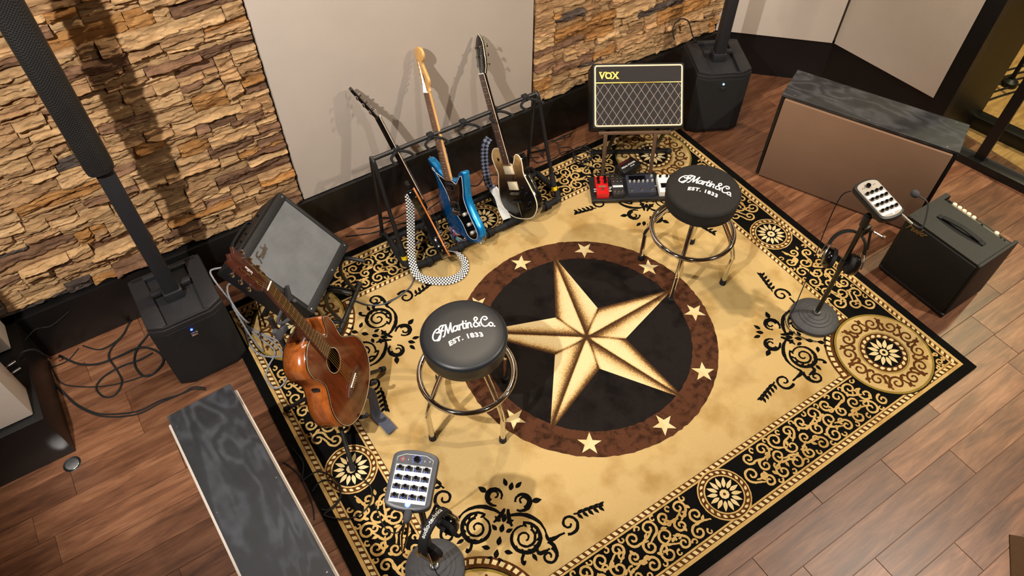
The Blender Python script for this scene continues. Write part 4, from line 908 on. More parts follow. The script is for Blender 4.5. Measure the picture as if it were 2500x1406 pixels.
def line_loop(P, z, r, name, mt, par): return B().tube([(x, y, z) for x, y in P], r, 6, True).done(name, mt, par)
# --- acoustic
ax, ay, az_ = Vector((.625, .781, -.008)), Vector((-.247, .207, .946)), Vector((.741, -.589, .323))
AG = FR((-1.149, .190, .355), ax, ay, az_)
t = thing('acoustic_guitar', 'mahogany cutaway acoustic guitar on a tripod stand at the left edge of the rug', 'guitar', AG)
half = [(.105, -.122), (.178, -.07), (.205, .0), (.19, .07), (.142, .13), (.126, .17), (.142, .235), (.137, .285), (.111, .305), (.084, .265), (.055, .25)]
lft = [(-.030, .338), (-.074, .335), (-.131, .30), (-.145, .25), (-.134, .215), (-.124, .165), (-.142, .13), (-.19, .07), (-.205, 0), (-.178, -.07), (-.105, -.122)]
OUT = [(0, -.14)]+half+[(.03, .325)]+lft
Pq = [(p.x, p.y) for p in cat([(x, y, 0) for x, y in OUT], 7, True)]
hole = [(.05*math.cos(2*PI*k/40), .158+.05*math.sin(2*PI*k/40)) for k in range(40)]
def plate(name, z, mt, par, holed=True):
    b = B(); es = []
    for L in ([Pq, hole] if holed else [Pq]):
        V = [b.v((x, y, z)) for x, y in L]; es += [b.bm.edges.new((V[i], V[(i+1) % len(V)])) for i in range(len(V))]
    bmesh.ops.triangle_fill(b.bm, edges=es, use_beauty=True, use_dissolve=False)
    g = bmesh.ops.extrude_face_region(b.bm, geom=b.bm.faces[:]); bmesh.ops.translate(b.bm, verts=[v for v in g['geom'] if isinstance(v, bmesh.types.BMVert)], vec=(0, 0, -.003)); return b.done(name, mt, par, 30)
top = plate('top', 0, 'mahog', t); plate('back', -.105, 'mahog_side', t, False)
sd = B(); sd.loft([[(x, y, -.106) for x, y in Pq], [(x, y, -.002) for x, y in Pq]], caps=False); sd = sd.done('sides', 'mahog_side', t)
mi = sd.modifiers.new('s', 'SOLIDIFY'); mi.thickness = .002; mi.offset = -1
line_loop(Pq, -.001, .0022, 'front_binding', 'black_gloss', t); line_loop([(x*.988, y*.988) for x, y in Pq], .0004, .0006, 'purfling', 'cream', t); line_loop(Pq, -.106, .0018, 'back_binding', 'black_gloss', t)
b = B(); ring(b, 0, .158, .0505, .057, .0005, n=48); b.done('rosette', 'black_gloss', top, 0); b = B(); ring(b, 0, .158, .0525, .0545, .0008, n=48); b.done('rosette_line', 'cream', top, 0)
B().box((.012, .165, -.103), (.07, .055, .0006)).done('paper_label', 'cream', t)
br = B().prism([(-.082, -.012), (-.05, -.020), (.05, -.020), (.082, -.012), (.082, -.003), (.04, .012), (-.04, .012), (-.082, -.003)], 0, .008, bev=.002).done('bridge', 'rosewood', t)
B().box((0, .002, .009), (.076, .004, .008), Matrix.Rotation(R(-3), 4, 'Z'), bev=.001).done('saddle', 'white', br)
for i in range(6): B().ball(((i-2.5)*.011, -.012, .009), .0026, seg=8).done('bridge_pin', 'cream', br)
nk = neck(t, .645, .205, 20, .044, .056, 'mahog_dark', 'rosewood', .008, None, .022)
B().loft([[(-.028, .335, -.1), (.028, .335, -.1), (.028, .335, -.004), (-.028, .335, -.004)], [(-.024, .40, -.03), (.024, .40, -.03), (.024, .40, -.004), (-.024, .40, -.004)]]).done('neck_heel', 'mahog_dark', nk)
hs = B().prism([(-.022, .648), (-.040, .675), (-.038, .76), (-.034, .835), (-.020, .822), (-.004, .842), (.014, .824), (.032, .84), (.037, .76), (.040, .675), (.022, .648)], -.018, -.003, Matrix.Translation((0, .645, 0)) @ Matrix.Rotation(R(-9), 4, 'X') @ Matrix.Translation((0, -.645, 0)), bev=.002).done('headstock', 'mahog_dark', nk)
HM = lambda x, y, z=0: tuple(Matrix.Translation((0, .645, 0)) @ Matrix.Rotation(R(-9), 4, 'X') @ Vector((x, y-.645, z)))
ends = []
for i in range(6):
    sx = -1 if i < 3 else 1; yy = .70+.042*(i if i < 3 else 5-i); p = HM(sx*.024, yy, 0); tuner(hs, *p, sx, 'chrome'); ends.append(p)
b = B(); script_bm(b, [[(k*.5, 0), (k*.5+.12, h)] for k, h in enumerate((1.3, .7, .8, .8, 1.2, 1.3, .8, .7, .8))]+[[(0, .1), (.9, .05)], [(1.6, .1), (2.4, .05)], [(3.0, .1), (4.2, .06)]], .0085, .16, lambda x, y: (x-.020, y-.004), .0005); lo = b.done('logo', 'white', hs, 0, kind='stuff'); lo.matrix_local = Matrix.Translation(HM(0, .745, -.0025)) @ Matrix.Rotation(R(-9), 4, 'X') @ Matrix.Rotation(R(90), 4, 'Z')
strings(t, .645, .036, .054, .0095, .0135, ends, 'gold', .0006)
B().box((-.19, .13, -.05), (.01, .05, .035), bev=.002).done('preamp_panel', 'black_gloss', sd).location = (.058, -.0, 0)
iv = AG.inverted(); wl = lambda *p: iv @ Vector(p)
st_ = B(); st_.strap([wl(-1.12, .19, .215), wl(-1.075, .22, .13), wl(-1.09, .175, .035), wl(-1.075, .11, .028), wl(-1.068, .055, .032)], .05, [iv.to_3x3() @ Vector(v) for v in ((.8, .55, .1), (.8, .5, .2), (.85, .45, .2), (.9, .35, .1), (.9, .3, .1))], .004); st_.done('strap', 'strap_grey', t)
# --- tripod stand of the acoustic
t = thing('guitar_stand', 'black tripod stand holding the acoustic guitar', 'guitar stand', TR(0, 0, 0))
ga = lambda x, y, z: tuple(AG @ Vector((x, y, z)))
hub = Vector((-1.235, .275, .30)); foot = [(-1.301, -.02), (-.945, .38), (-1.433, .43)]
B().tube([tuple(hub-Vector((0, 0, .06))), tuple(hub), ga(-.02, .30, -.135), ga(0, .47, -.105)], .012, 10).done('mast', 'black_metal', t)
B().cyl(tuple(hub-Vector((0, 0, .10))), tuple(hub+Vector((0, 0, .04))), .02).done('hub', 'black', t)
for fx, fy in foot:
    l = B().tube([tuple(hub-Vector((0, 0, .03))), (fx, fy, ZRUG+.014)], .0095, 10).done('leg', 'black_metal', t)
    v = (Vector((fx, fy, ZRUG+.014))-hub).normalized(); e = Vector((fx, fy, ZRUG+.014)); B().tube([tuple(e-v*.03), tuple(e)], .0135, 12).done('rubber_foot', 'rubber', l)
for s in (-1, 1):
    B().tube(cat([tuple(hub-Vector((0, 0, .02))), ga(s*.07, -.13, -.135), ga(s*.085, -.152, -.11), ga(s*.085, -.158, .0), ga(s*.085, -.140, .022)], 5), .009, 10).done('support_arm', 'rubber', t)
yk = B(); yk.tube(cat([ga(-.046, .50, .012), ga(-.050, .49, -.015), ga(-.038, .482, -.045), ga(0, .48, -.055), ga(.038, .482, -.045), ga(.050, .49, -.015), ga(.046, .50, .012)], 5), .007, 8); yk.done('neck_yoke', 'foam', t)
B().prism([(-.115, .47), (-.050, .455), (-.045, .475), (-.085, .488), (-.095, .515), (-.115, .515)], -.030, -.012, AG, bev=.003).done('yoke_prong', 'foam', t)
B().prism([(.050, .475), (.085, .50), (.105, .53), (.085, .535), (.045, .50)], -.034, -.016, AG, bev=.003).done('yoke_prong', 'foam', t)

# --- rack of three guitars
t = thing('guitar_rack', 'black folding guitar rack with a padded front rail, standing before the large fabric panel', 'guitar rack', TR(-.045, 1.0, 0))
bx, ty_, tz = .495, .135, .615
B().cyl((-bx, ty_, tz), (bx, ty_, tz), .0115).done('top_bar', 'black_metal', t)
for s, nm in ((-1, 'left'), (1, 'right')):
    fr_ = B().tube(cat([(s*bx, .205, .012), (s*(bx-.003), .175, .30), (s*bx, ty_+.015, tz-.03), (s*bx, ty_, tz), (s*bx, ty_-.03, tz-.04), (s*(bx-.0), .02, .33), (s*(bx-.0), -.06, ZRUG+.11)], 7), .011, 10).done('end_frame', 'black_metal', t)
    B().ball((s*bx, .205, .018), .017, seg=12).done('rear_foot', 'rubber', fr_)
    B().tube([(s*bx, -.04, ZRUG+.15), (s*bx, -.072, ZRUG+.075)], .0165, 12).done('grip_sleeve', 'rubber', fr_)
    B().cyl((s*bx, -.0725, ZRUG+.074), (s*bx, -.080, ZRUG+.052), .017).done('yellow_cap', 'yellow', fr_)
    B().tube([(s*bx, .18, .16), (s*bx, .02, .30)], .007, 8).done('side_brace', 'black_metal', fr_)
    B().tube(cat([(s*bx, .17, .05), (s*bx, .05, .048)], 3), .011, 10).done('floor_tube', 'black_metal', fr_)
rail = cat([(-bx, .10, .06), (-bx-.012, -.06, .056), (-bx+.01, -.125, .056), (-bx+.07, -.15, .056), (0, -.155, .056), (bx-.07, -.15, .056), (bx-.01, -.125, .056), (bx+.012, -.06, .056), (bx, .10, .06)], 8)
rl = B().tube(rail, .0185, 12).done('front_rail', 'rubber', t)
B().cyl((-bx, .10, .06), (bx, .10, .06), .015).done('back_rail', 'rubber', t)
for i in range(5):
    x = -.39+.195*i
    B().tube([(x-.016, -.155, .056), (x+.016, -.155, .056)], .0265, 14).done('slot_divider', 'rubber', rl)
    cl = B().box((x+.03, ty_, tz), (.034, .034, .034), bev=.005).done('neck_clip', 'rubber', t)
    for s in (-1, 1): B().tube(cat([(x+.03+s*.005, ty_-.012, tz), (x+.03+s*.045, ty_-.03, tz-.012), (x+.03+s*.055, ty_-.075, tz-.004), (x+.03+s*.054, ty_-.092, tz+.006)], 4), .0075, 8).done('prong', 'rubber', cl)
B().tube([(-.30, .10, .06), (-.30, -.15, .056)], .014, 10).done('cross_tube', 'rubber', t)
for x in (.16, .34): B().tube([(x, .10, .06), (x, -.15, .056)], .014, 10).done('cross_tube', 'rubber', t)

# --- blue offset guitar
bx_, by_, bz_ = Vector((.169, -.874, .455)), Vector((.072, .471, .879)), Vector((-.983, -.116, .143))
t = thing('electric_guitar', 'metallic blue offset electric guitar with black pickguard in the middle of the rack', 'guitar', FR((-.198, .94, .222), bx_, by_, bz_))
BO = [(.03, .185), (.06, .18), (.085, .205), (.11, .232), (.142, .236), (.148, .215), (.132, .15), (.118, .08), (.14, .0), (.174, -.08), (.168, -.135), (.13, -.165), (.06, -.165), (0, -.15), (-.08, -.13), (-.14, -.08), (-.17, 0), (-.155, .07), (-.135, .11), (-.138, .18), (-.172, .265), (-.165, .285), (-.12, .255), (-.06, .20), (-.03, .185)]
bd, P = body(t, BO, -.050, -.006, 'blue_body', 'blue_side_lit', 6, .008)
PGO = [(.03, .178), (.06, .165), (.09, .190), (.118, .214), (.130, .205), (.116, .14), (.100, .08), (.122, -.01), (.152, -.085), (.145, -.125), (.11, -.145), (.06, -.13), (.03, -.06), (-.03, .02), (-.05, .10), (-.08, .16), (-.13, .235), (-.135, .225), (-.06, .19), (-.03, .178)]
Q = [(p.x, p.y) for p in cat([(x, y, 0) for x, y in PGO], 5, True)]
pg = B().prism(Q, -.006, -.0035).done('pickguard', 'black_gloss', t, 30); line_loop(Q, -.0035, .0013, 'white_edge', 'white', pg)
def humb(t, y, mt, mtf, w_=.072, h=.036, z=-.003):
    r_ = B().box((0, y, z), (w_+.012, h+.010, .005), bev=.0015).done('pickup', mtf, t); B().box((0, y, z+.005), (w_-.004, h-.004, .007), bev=.002).done('cover', mt, r_); return r_
humb(pg, .145, 'black_gloss', 'steel', .07, .034); humb(pg, .04, 'black_gloss', 'steel', .07, .034)
for x, y in ((.085, .0), (.105, -.055), (.118, -.10)): B().lathe([(0, 0), (.010, 0), (.0095, .014), (.0085, .016), (0, .016)], 16).done('knob', 'lead', pg).location = (x, y, -.003)
B().lathe([(0, 0), (.006, 0), (.003, .002), (.003, .012), (0, .013)], 10).done('selector_switch', 'steel', pg).location = (-.085, .19, -.004)
bg = B().box((0, -.004, -.001), (.072, .028, .006), bev=.001).done('bridge', 'steel', t)
for i in range(6): B().box(((i-2.5)*.0105, -.004, .005), (.008, .02, .006), bev=.001).done('bridge_saddle', 'chrome', bg)
for x in (-.155, .155): B().lathe([(0, 0), (.006, 0), (.003, .005), (.006, .012), (0, .013)], 10).done('strap_button', 'steel', bd, M_=Matrix.Translation((.12, -.165, -.03)) @ Matrix.Rotation(R(100), 4, 'X') if x > 0 else Matrix.Translation((-.168, .28, -.03)) @ Matrix.Rotation(R(-60), 4, 'X'))
B().box((.166, -.135, -.03), (.012, .045, .024), bev=.003).done('jack_plate', 'steel', bd)
nk = neck(t, .648, .182, 22, .042, .057, 'maple', 'pao', .006, 'cream', .021)
HSO = [(-.021, .648), (-.0215, .665), (-.031, .684), (-.034, .70), (-.031, .80), (-.027, .845), (-.012, .866), (.018, .868), (.038, .852), (.042, .828), (.030, .806), (.014, .795), (.016, .775), (.034, .72), (.036, .70), (.029, .685), (.0215, .668), (.021, .648)]
hs = B().prism([(p.x, p.y) for p in cat([(x, y, 0) for x, y in HSO], 3, True)], -.017, -.002, bev=.002).done('headstock', 'maple', nk)
ends = []
for i in range(6):
    p = (-.021+.001*i, .69+.0245*i, -.003); tuner(hs, *p, -1, 'chrome', True, (.007, .009, .005)); ends.append(p)
b = B(); script_bm(b, FEN, .0095, .18, lambda x, y: (x, y), .0004); lo = b.done('logo', 'black_gloss', hs, 0, kind='stuff'); lo.matrix_local = Matrix.Translation((.012, .70, -.0019)) @ Matrix.Rotation(R(98), 4, 'Z')
b = B(); b.box((.002, .664, -.0015), (.005, .018, .002)); b.done('truss_cover', 'black_gloss', hs, 0)
strings(t, .648, .035, .053, .0085, .0105, ends)
BM_ = FR((-.198, .94, .222), bx_, by_, bz_); iv = BM_.inverted(); wl = lambda *p: iv @ Vector(p)
s_ = B(); s_.strap([wl(-.12, 1.19, .46), wl(-.13, 1.12, .30), wl(-.15, 1.04, .16), wl(-.215, .965, .075), wl(-.225, .915, .05), wl(-.20, .88, .055), wl(-.15, .86, .07)], .05, [iv.to_3x3() @ Vector(v) for v in ((.3, -.9, .3), (.3, -.9, .3), (.3, -.9, .2), (.4, -.8, .4), (.3, -.5, .7), (.4, -.6, .5), (.4, -.8, .3))], .003); s_.done('strap', 'floral', t)

# --- single cut guitar with dark burst
cx2, cy2, cz2 = Vector((.171, -.821, .544)), Vector((.050, .559, .828)), Vector((-.984, -.114, .136))
CM = FR((.140, .888, .262), cx2, cy2, cz2)
t = thing('electric_guitar', 'electric guitar with pale burl top fading to black, rightmost in the rack', 'guitar', CM)
CO = [(.03, .135), (.045, .135), (.06, .15), (.085, .185), (.112, .186), (.128, .16), (.124, .12), (.118, .08), (.140, .02), (.165, -.06), (.15, -.12), (.09, -.168), (0, -.18), (-.09, -.168), (-.15, -.12), (-.165, -.06), (-.140, .02), (-.116, .08), (-.125, .13), (-.13, .18), (-.10, .222), (-.055, .228), (-.03, .205)]
bd, P = body(t, CO, -.052, -.006, 'burst', 'black_gloss', 6, .005)
line_loop([(x*.995, y*.995) for x, y in P], -.0075, .0032, 'binding', 'cream', t)
for y in (.105, .015):
    p_ = humb(t, y, 'cream', 'cream', .072, .038, -.003); B().box((0, y, .0065), (.05, .0015, .001)).done('slot_line', 'strap_white', p_)
bg = B().box((0, -.028, .0), (.08, .014, .010), bev=.002).done('bridge', 'steel', t)
for i in range(6): B().box(((i-2.5)*.0105, -.028, .006), (.007, .012, .005), bev=.001).done('bridge_saddle', 'chrome', bg)
tp = B().box((0, -.075, .0), (.085, .012, .008), bev=.002).done('tailpiece', 'black_metal', t); B().box((0, -.125, -.004), (.008, .10, .002)).done('tail_strip', 'steel', tp)
for x, y in ((.10, -.03), (.115, -.08), (.085, -.115), (.075, .0)): B().lathe([(0, 0), (.011, 0), (.010, .012), (0, .013)], 16).done('knob', 'black_gloss', t).location = (x, y, -.005)
star = B(); star_small(star, 0, 0, .017, 0, 0); so = star.done('star_inlay', 'black_gloss', t, 0); so.location = (-.075, .165, -.0055)
B().box((.145, -.115, -.03), (.014, .03, .03), bev=.003).done('jack_plate', 'steel', bd)
nk = neck(t, .628, .14, 22, .043, .056, 'black_gloss', 'rosewood', .006, 'lead', .021, bind='cream')
hs = B().prism([(-.0215, .628), (-.028, .65), (-.034, .66), (-.037, .70), (-.030, .78), (-.018, .806), (0, .825), (.018, .806), (.030, .78), (.037, .70), (.034, .66), (.028, .65), (.0215, .628)], -.018, -.003, Matrix.Translation((0, .628, 0)) @ Matrix.Rotation(R(-11), 4, 'X') @ Matrix.Translation((0, -.628, 0)), bev=.002).done('headstock', 'black_gloss', nk)
HM = lambda x, y, z=0: tuple(Matrix.Translation((0, .628, 0)) @ Matrix.Rotation(R(-11), 4, 'X') @ Vector((x, y-.628, z)))
ends = []
for i in range(6):
    sx = -1 if i < 3 else 1; p = HM(sx*.023, .672+.045*(i if i < 3 else 5-i), 0); tuner(hs, *p, sx, 'chrome'); ends.append(p)
B().tube([HM(x, y, -.008) for x, y in ((.0215, .63), (.028, .65), (.034, .66), (.037, .70), (.030, .78), (.018, .806), (0, .825))], .0022, 5).done('head_binding', 'cream', hs)
strings(t, .628, .035, .052, .0085, .0125, ends)
iv = CM.inverted(); wl = lambda *p: iv @ Vector(p)
s_ = B(); s_.strap([wl(.150, 1.15, .43), wl(.118, 1.14, .40), wl(.105, 1.13, .30), wl(.105, 1.10, .16), wl(.12, 1.07, .13)], .042, [iv.to_3x3() @ Vector(v) for v in ((.9, -.35, .1), (.9, -.35, .1), (.9, -.4, .1), (.9, -.4, .1), (.8, -.5, .1))], .004, 75); s_.done('strap', 'diamonds', t)
s_ = B(); s_.strap([wl(.12, 1.07, .13), wl(.125, 1.02, .10), wl(.10, .94, .08), wl(.085, .87, .072)], .048, [iv.to_3x3() @ Vector(v) for v in ((.8, -.5, .1), (.95, -.2, .1), (.97, -.1, .1), (.97, -.1, .1))], .003); s_.done('strap_end', 'strap_white', t)

# --- black guitar seen edge on
AM = FR((-.332, .915, .21), Vector((.292, .848, -.442)), Vector((-.148, .497, .855)), Vector((.945, -.184, .270)))
t = thing('electric_guitar', 'black electric guitar turned edge on with a checkered strap, at the left of the rack', 'guitar', AM)
AO = [(.03, .185), (.05, .18), (.08, .23), (.115, .262), (.13, .24), (.122, .18), (.108, .10), (.13, .0), (.162, -.06), (.15, -.115), (.09, -.148), (0, -.155), (-.09, -.148), (-.15, -.115), (-.162, -.06), (-.13, .0), (-.108, .10), (-.125, .19), (-.135, .25), (-.12, .28), (-.08, .24), (-.05, .195), (-.03, .185)]
bd, P = body(t, AO, -.050, -.006, 'black_gloss', None, 6, .006)
line_loop([(x*.998, y*.998) for x, y in P], -.009, .0042, 'binding', 'natural', t)
humb(t, .14, 'black_gloss', 'black_gloss'); humb(t, .04, 'black_gloss', 'black_gloss'); bg = B().box((0, -.004, .0), (.08, .016, .010), bev=.002).done('bridge', 'steel', t)
for x, y in ((-.10, -.01), (-.115, -.07), (.10, -.02), (.11, -.08)): B().lathe([(0, 0), (.010, 0), (.0095, .014), (0, .016)], 14).done('knob', 'chrome', t).location = (x, y, -.006)
for x, y, z in ((-.146, .0, -.028), (-.166, -.07, -.028), (-.136, .24, -.02), (-.152, -.112, -.03)): B().ball((x, y, z), .005, seg=8).done('strap_button', 'chrome', bd)
nk = neck(t, .648, .182, 22, .043, .056, 'black_gloss', 'rosewood', .006, None, .022, bind='cream')
hs = B().prism([(-.0215, .648), (-.034, .68), (-.038, .74), (-.030, .83), (.0, .842), (.030, .83), (.038, .74), (.034, .68), (.0215, .648)], -.018, -.003, Matrix.Translation((0, .648, 0)) @ Matrix.Rotation(R(-15), 4, 'X') @ Matrix.Translation((0, -.648, 0)), bev=.002).done('headstock', 'black_gloss', nk)
HM = lambda x, y, z=0: tuple(Matrix.Translation((0, .648, 0)) @ Matrix.Rotation(R(-15), 4, 'X') @ Vector((x, y-.648, z)))
ends = []
for i in range(6):
    sx = -1 if i < 3 else 1; p = HM(sx*.023, .695+.045*(i if i < 3 else 5-i), 0); tuner(hs, *p, sx, 'chrome'); ends.append(p)
strings(t, .648, .035, .052, .0085, .0125, ends)
iv = AM.inverted(); wl = lambda *p: iv @ Vector(p); n3 = iv.to_3x3()
s_ = B(); pts = [(-.43, 1.00, .43), (-.445, .97, .36), (-.485, .92, .22), (-.52, .87, .11), (-.53, .80, .045), (-.475, .735, .030), (-.39, .685, .030), (-.315, .69, .034), (-.27, .745, .042), (-.285, .80, .075), (-.33, .83, .09)]
s_.strap([wl(*p) for p in pts], .042, [n3 @ Vector(v) for v in ((.9, -.2, .3), (.9, -.2, .3), (.9, -.1, .3), (.9, .1, .3), (.7, .5, .3), (.25, .85, .35), (-.1, .9, .4), (-.5, .75, .4), (-.8, .35, .4), (-.7, -.1, .6), (-.4, -.3, .7))], .003, 120, 10); s_.done('strap', 'checks', t)

# ------------------------------------------------------------------ personal mixers on round base stands
def mic_stand(M_, label, h, tab):
    t = thing('round_base_stand', label, 'stand', M_, 'round base stands with small mixers')
    bs = B().lathe([(0, 0), (.118, 0), (.122, .004), (.122, .010), (.119, .018), (.108, .0255), (.088, .032), (.0872, .0308), (.0845, .0308), (.0835, .0338), (.070, .0375), (.0692, .0363), (.0662, .0363), (.0652, .039), (.050, .0425), (.0492, .0413), (.046, .0413), (.045, .0436), (.022, .047), (.020, .055), (0, .055)], 56).done('base', mat('grey_rubber', hexc(58, 58, 61), .6), t, 30)
    B().lathe([(0, .05), (.018, .05), (.016, .058), (0, .058)], 20).done('collar', 'steel', bs)
    p = B().cyl((0, 0, .05), (0, 0, h), .0115).done('pole', 'black_metal', t)
    B().cyl((0, 0, h*.52), (0, 0, h*.60), .017).done('clutch', 'black', p); B().cyl((0, 0, h-.07), (0, 0, h-.012), .018).done('mount', 'black', p)
    return t
def mixer(M_, label, w_, h, shell, face, knobm, lit):
    t = thing('personal_mixer', label, 'mixer', M_)
    r_ = .028; arc = lambda sg: [(w_/2*math.cos(PI*i/18), sg*(h/2-.030+.030*math.sin(PI*i/18)**.8)) for i in range(19)]
    O = arc(1)+arc(-1)[::-1]
    sh = B().prism([(p[0], p[1]) for p in O], -.034, 0, bev=.008).done('shell', shell, t, 40)
    F = [(x*.86, y*.90) for x, y in O]
    fp = B().prism(F, -.001, .0012).done('face_plate', face, sh, 20)
    tp = h*.45
    if lit:
        b = B(); q = [(-w_*.39, h*.225), (w_*.39, h*.225), (w_*.39, h*.345), (w_*.22, h*.405), (-w_*.22, h*.405), (-w_*.39, h*.345)]; b.tube([(x, y, .0014) for x, y in q], .0007, 4, True); b.done('outline', 'white', fp, 0)
    kn = B().lathe([(0, 0), (.0105, 0), (.010, .012), (.0085, .014), (0, .014)], 20).done('master_knob', knobm, fp); kn.location = (.006 if lit else -.004, h*.325, .001)
    for x in ((-.3, -.16, .24, .36) if lit else (-.22, -.3, .2, .28)):
        B().lathe([(0, 0), (.003, 0), (.0025, .002), (0, .0025)], 10).done('button', 'steel', fp).location = (x*w_*.9, h*.315, .001)
    if lit:
        b = B(); ring(b, -.3*w_*.9, h*.315, .0055, .0072, .0016, n=24); b.done('red_ring', 'red_ring', fp, 0)
        b = B()
        for i in range(9): a = -2.2+i*.55; b.ball((.006+.015*math.sin(a), h*.325+.015*math.cos(a), .002), .0011, seg=6)
        b.done('led_ring', 'blue_led', fp, kind='stuff')
    if lit: B().box((0, h*(.155-.225-.015), .0012), (w_*.78, h*.60, .0008)).done('label_field', 'white', fp, 0)
    for r in range(4):
        y = h*(.155-.150*r)
        B().box((0, y-h*.062, .0017), (w_*.78, h*.062, .0008)).done('label_strip', 'white', fp, 0)
        for c in range(4):
            x = w_*(-.285+.19*c)
            if lit: B().box((x, y+.001, .0016), (w_*.178, h*.082, .0012)).done('scale_panel', 'black', fp, 0)
            k_ = B().lathe([(0, 0), (.0078, 0), (.0072, .010), (.0055, .0125), (0, .013)], 16).done('knob', knobm, fp); k_.location = (x, y+.003, .001)
            if lit:
                b = B()
                for a in (-2.5+.3*((r+c) % 3), -2.9+.2*c, 3.0-.2*r): b.ball((x+.0098*math.sin(a), y+.003+.0098*math.cos(a), .0022), .0011, seg=6)
                b.done('led_dots', 'blue_led', k_.parent, kind='stuff')
    b = B(); text_bm(b, 'OMNIMIX' if False else 'CHANNEL', .006, Matrix.Identity(4), off=.0002, ext=.0002)
    b.bm.free()
    B().lathe([(0, 0), (.0065, 0), (.006, .002), (0, .003)], 16).done('power_light', 'white_led' if lit else 'white', fp).location = (0 if not lit else .004, -h*.405, .0008)
    if lit:
        b = B(); ring(b, .004, -h*.405, .0066, .0095, .0016, n=24); b.done('light_ring', 'blue_led', fp, 0)
        b = B()
        for i in range(8): b.box((-.022+.0062*i, -h*.352, .0016), (.0042, .006, .0006))
        b.done('lettering', 'white', fp, 0, kind='stuff')
    B().box((0, 0, -.042), (.06, .05, .016), bev=.003).done('bracket', 'black_metal', t)
    return t
SL, SR = (-1.207, -.586), (1.050, -.545)
mic_stand(TR(SL[0], SL[1], ZRUG), 'black round base stand in the near corner of the rug, carrying the lit mixer', .775, 0)
mic_stand(TR(SR[0], SR[1], ZRUG), 'black round base stand at the right edge of the rug, carrying the silver mixer', .755, 0)
lx, ln = Vector((math.cos(R(-40.6)), math.sin(R(-40.6)), 0)), Vector((-.078, -.091, .993)).normalized(); ly = ln.cross(lx)
MLM = FR((-1.211, -.574, .850), lx, ly, ln)
mixer(MLM, 'grey personal mixer with blue lit knobs and white label strips, in the left foreground', .150, .198, 'tabletop', 'tabletop', 'black_gloss', True)
rx = Vector((math.cos(R(-9)), math.sin(R(-9)), 0)); rn_ = Vector((-.08, -.10, .99)).normalized(); rx = (rx-rn_*rx.dot(rn_)).normalized(); ry = rn_.cross(rx)
MRM = FR((1.098, -.531, .832), rx, ry, rn_)
mixer(MRM, 'silver personal mixer with black knobs, on the stand before the bass combo', .128, .222, 'black', 'silver', 'black_gloss', False)
# small talk microphones plugged into the mixers
t = thing('talk_microphone', 'small grey foam microphone on twin chrome stems below the lit mixer', 'microphone', MLM @ Matrix.Translation((.012, -.10, -.005)))
B().lathe([(0, -.02), (.010, -.022), (.0135, -.012), (.012, .008), (.008, .018), (0, .02)], 18, Matrix.Translation((0, -.020, .012)) @ Matrix.Rotation(R(75), 4, 'X')).done('foam_head', 'foam', t, 60)
for s in (-1, 1): B().tube([(s*.006, -.035, .006), (s*.008, -.075, -.005), (s*.002, -.115, -.025)], .004, 10, r1=.0022).done('stem', 'chrome', t)
B().cyl((0, .0, -.012), (0, -.03, .0), .005).done('jack_plug', 'steel', t)
t = thing('talk_microphone', 'small black foam microphone on a curved gooseneck beside the silver mixer', 'microphone', TR(0, 0, 0))
B().tube([(1.122, -.640, .810), (1.118, -.70, .805)], .006, 10).done('jack_plug', 'steel', t)
B().tube(cat([(1.118, -.70, .805), (1.135, -.735, .806), (1.19, -.705, .83), (1.225, -.672, .85), (1.222, -.64, .858), (1.214, -.622, .86)], 6), .0035, 8).done('gooseneck', 'black_metal', t)
hd_ = B().ball((1.212, -.612, .862), (.017, .020, .017), seg=16).done('foam_head', 'foam', t, 60)
t = thing('stand_clamp', 'black holder clamp with a silver thumb screw on the right hand stand', 'clamp', TR(SR[0], SR[1], .655))
B().box((.018, -.005, .012), (.055, .03, .045), bev=.003).done('jaw', 'black_metal', t); B().tube([(.03, -.01, .02), (.06, -.075, .005)], .004, 8).done('screw_rod', 'steel', t); B().cyl((.06, -.075, .005), (.064, -.085, .003), .011).done('thumb_knob', 'leg_brown', t)
B().tube([(.03, -.03, .02), (.02, -.06, -.07)], .006, 8).done('arm', 'black_metal', t)

# ------------------------------------------------------------------ headphones
def headphones(M_, label, text, cupy):
    t = thing('headphones', label, 'headphones', M_)
    A = [R(180-i*10) for i in range(19)]; b = B(); L = []
    for a in A:
        c, s = math.cos(a), math.sin(a)
        L.append([Vector((c*r_*.92, y, s*r_)) for r_, y in ((.084, -.019), (.092, -.015), (.094, 0), (.092, .015), (.084, .019), (.080, 0))])
    b.loft(L); hb = b.done('headband', 'rubber', t, 50)
    if text:
        b = B(); text_bm(b, 'audio-technica', .0225, Matrix.Identity(4), off=.0003, ext=.0004, warp=lambda p: ((.0955*math.sin((p.x)/.094))*.92, p.y-.006, .0955*math.cos(p.x/.094)+p.z)); b.done('lettering', 'white', hb, 0, kind='stuff')
    for s in (-1, 1):
        y_ = B().tube(cat([(s*.079, -.02, 0), (s*.086, -.03, -.03), (s*.088, -.03, -.065)], 4), .004, 8).done('yoke', 'steel', t)
        B().tube(cat([(s*.079, .02, 0), (s*.086, .03, -.03), (s*.088, .03, -.065)], 4), .004, 8).done('yoke', 'steel', t)
        Mx = Matrix.Translation((s*cupy, 0, -.062)) @ Matrix.Rotation(R(90*s), 4, 'Y') @ Matrix.Diagonal((1.2, 1.08, 1.1, 1))
        cp = B().lathe([(0, .018), (.030, .018), (.036, .014), (.041, .006), (.042, -.006), (0, -.006)], 28, Mx).done('ear_cup', 'black_gloss', t, 50)
        B().lathe([(.018, -.006), (.040, -.006), (.043, -.014), (.040, -.024), (.028, -.026), (.020, -.018), (.018, -.012)], 28, Mx).done('ear_cushion', 'rubber', cp, 50)
    return t
hx = Vector((math.cos(R(38)), math.sin(R(38)), .12)).normalized()
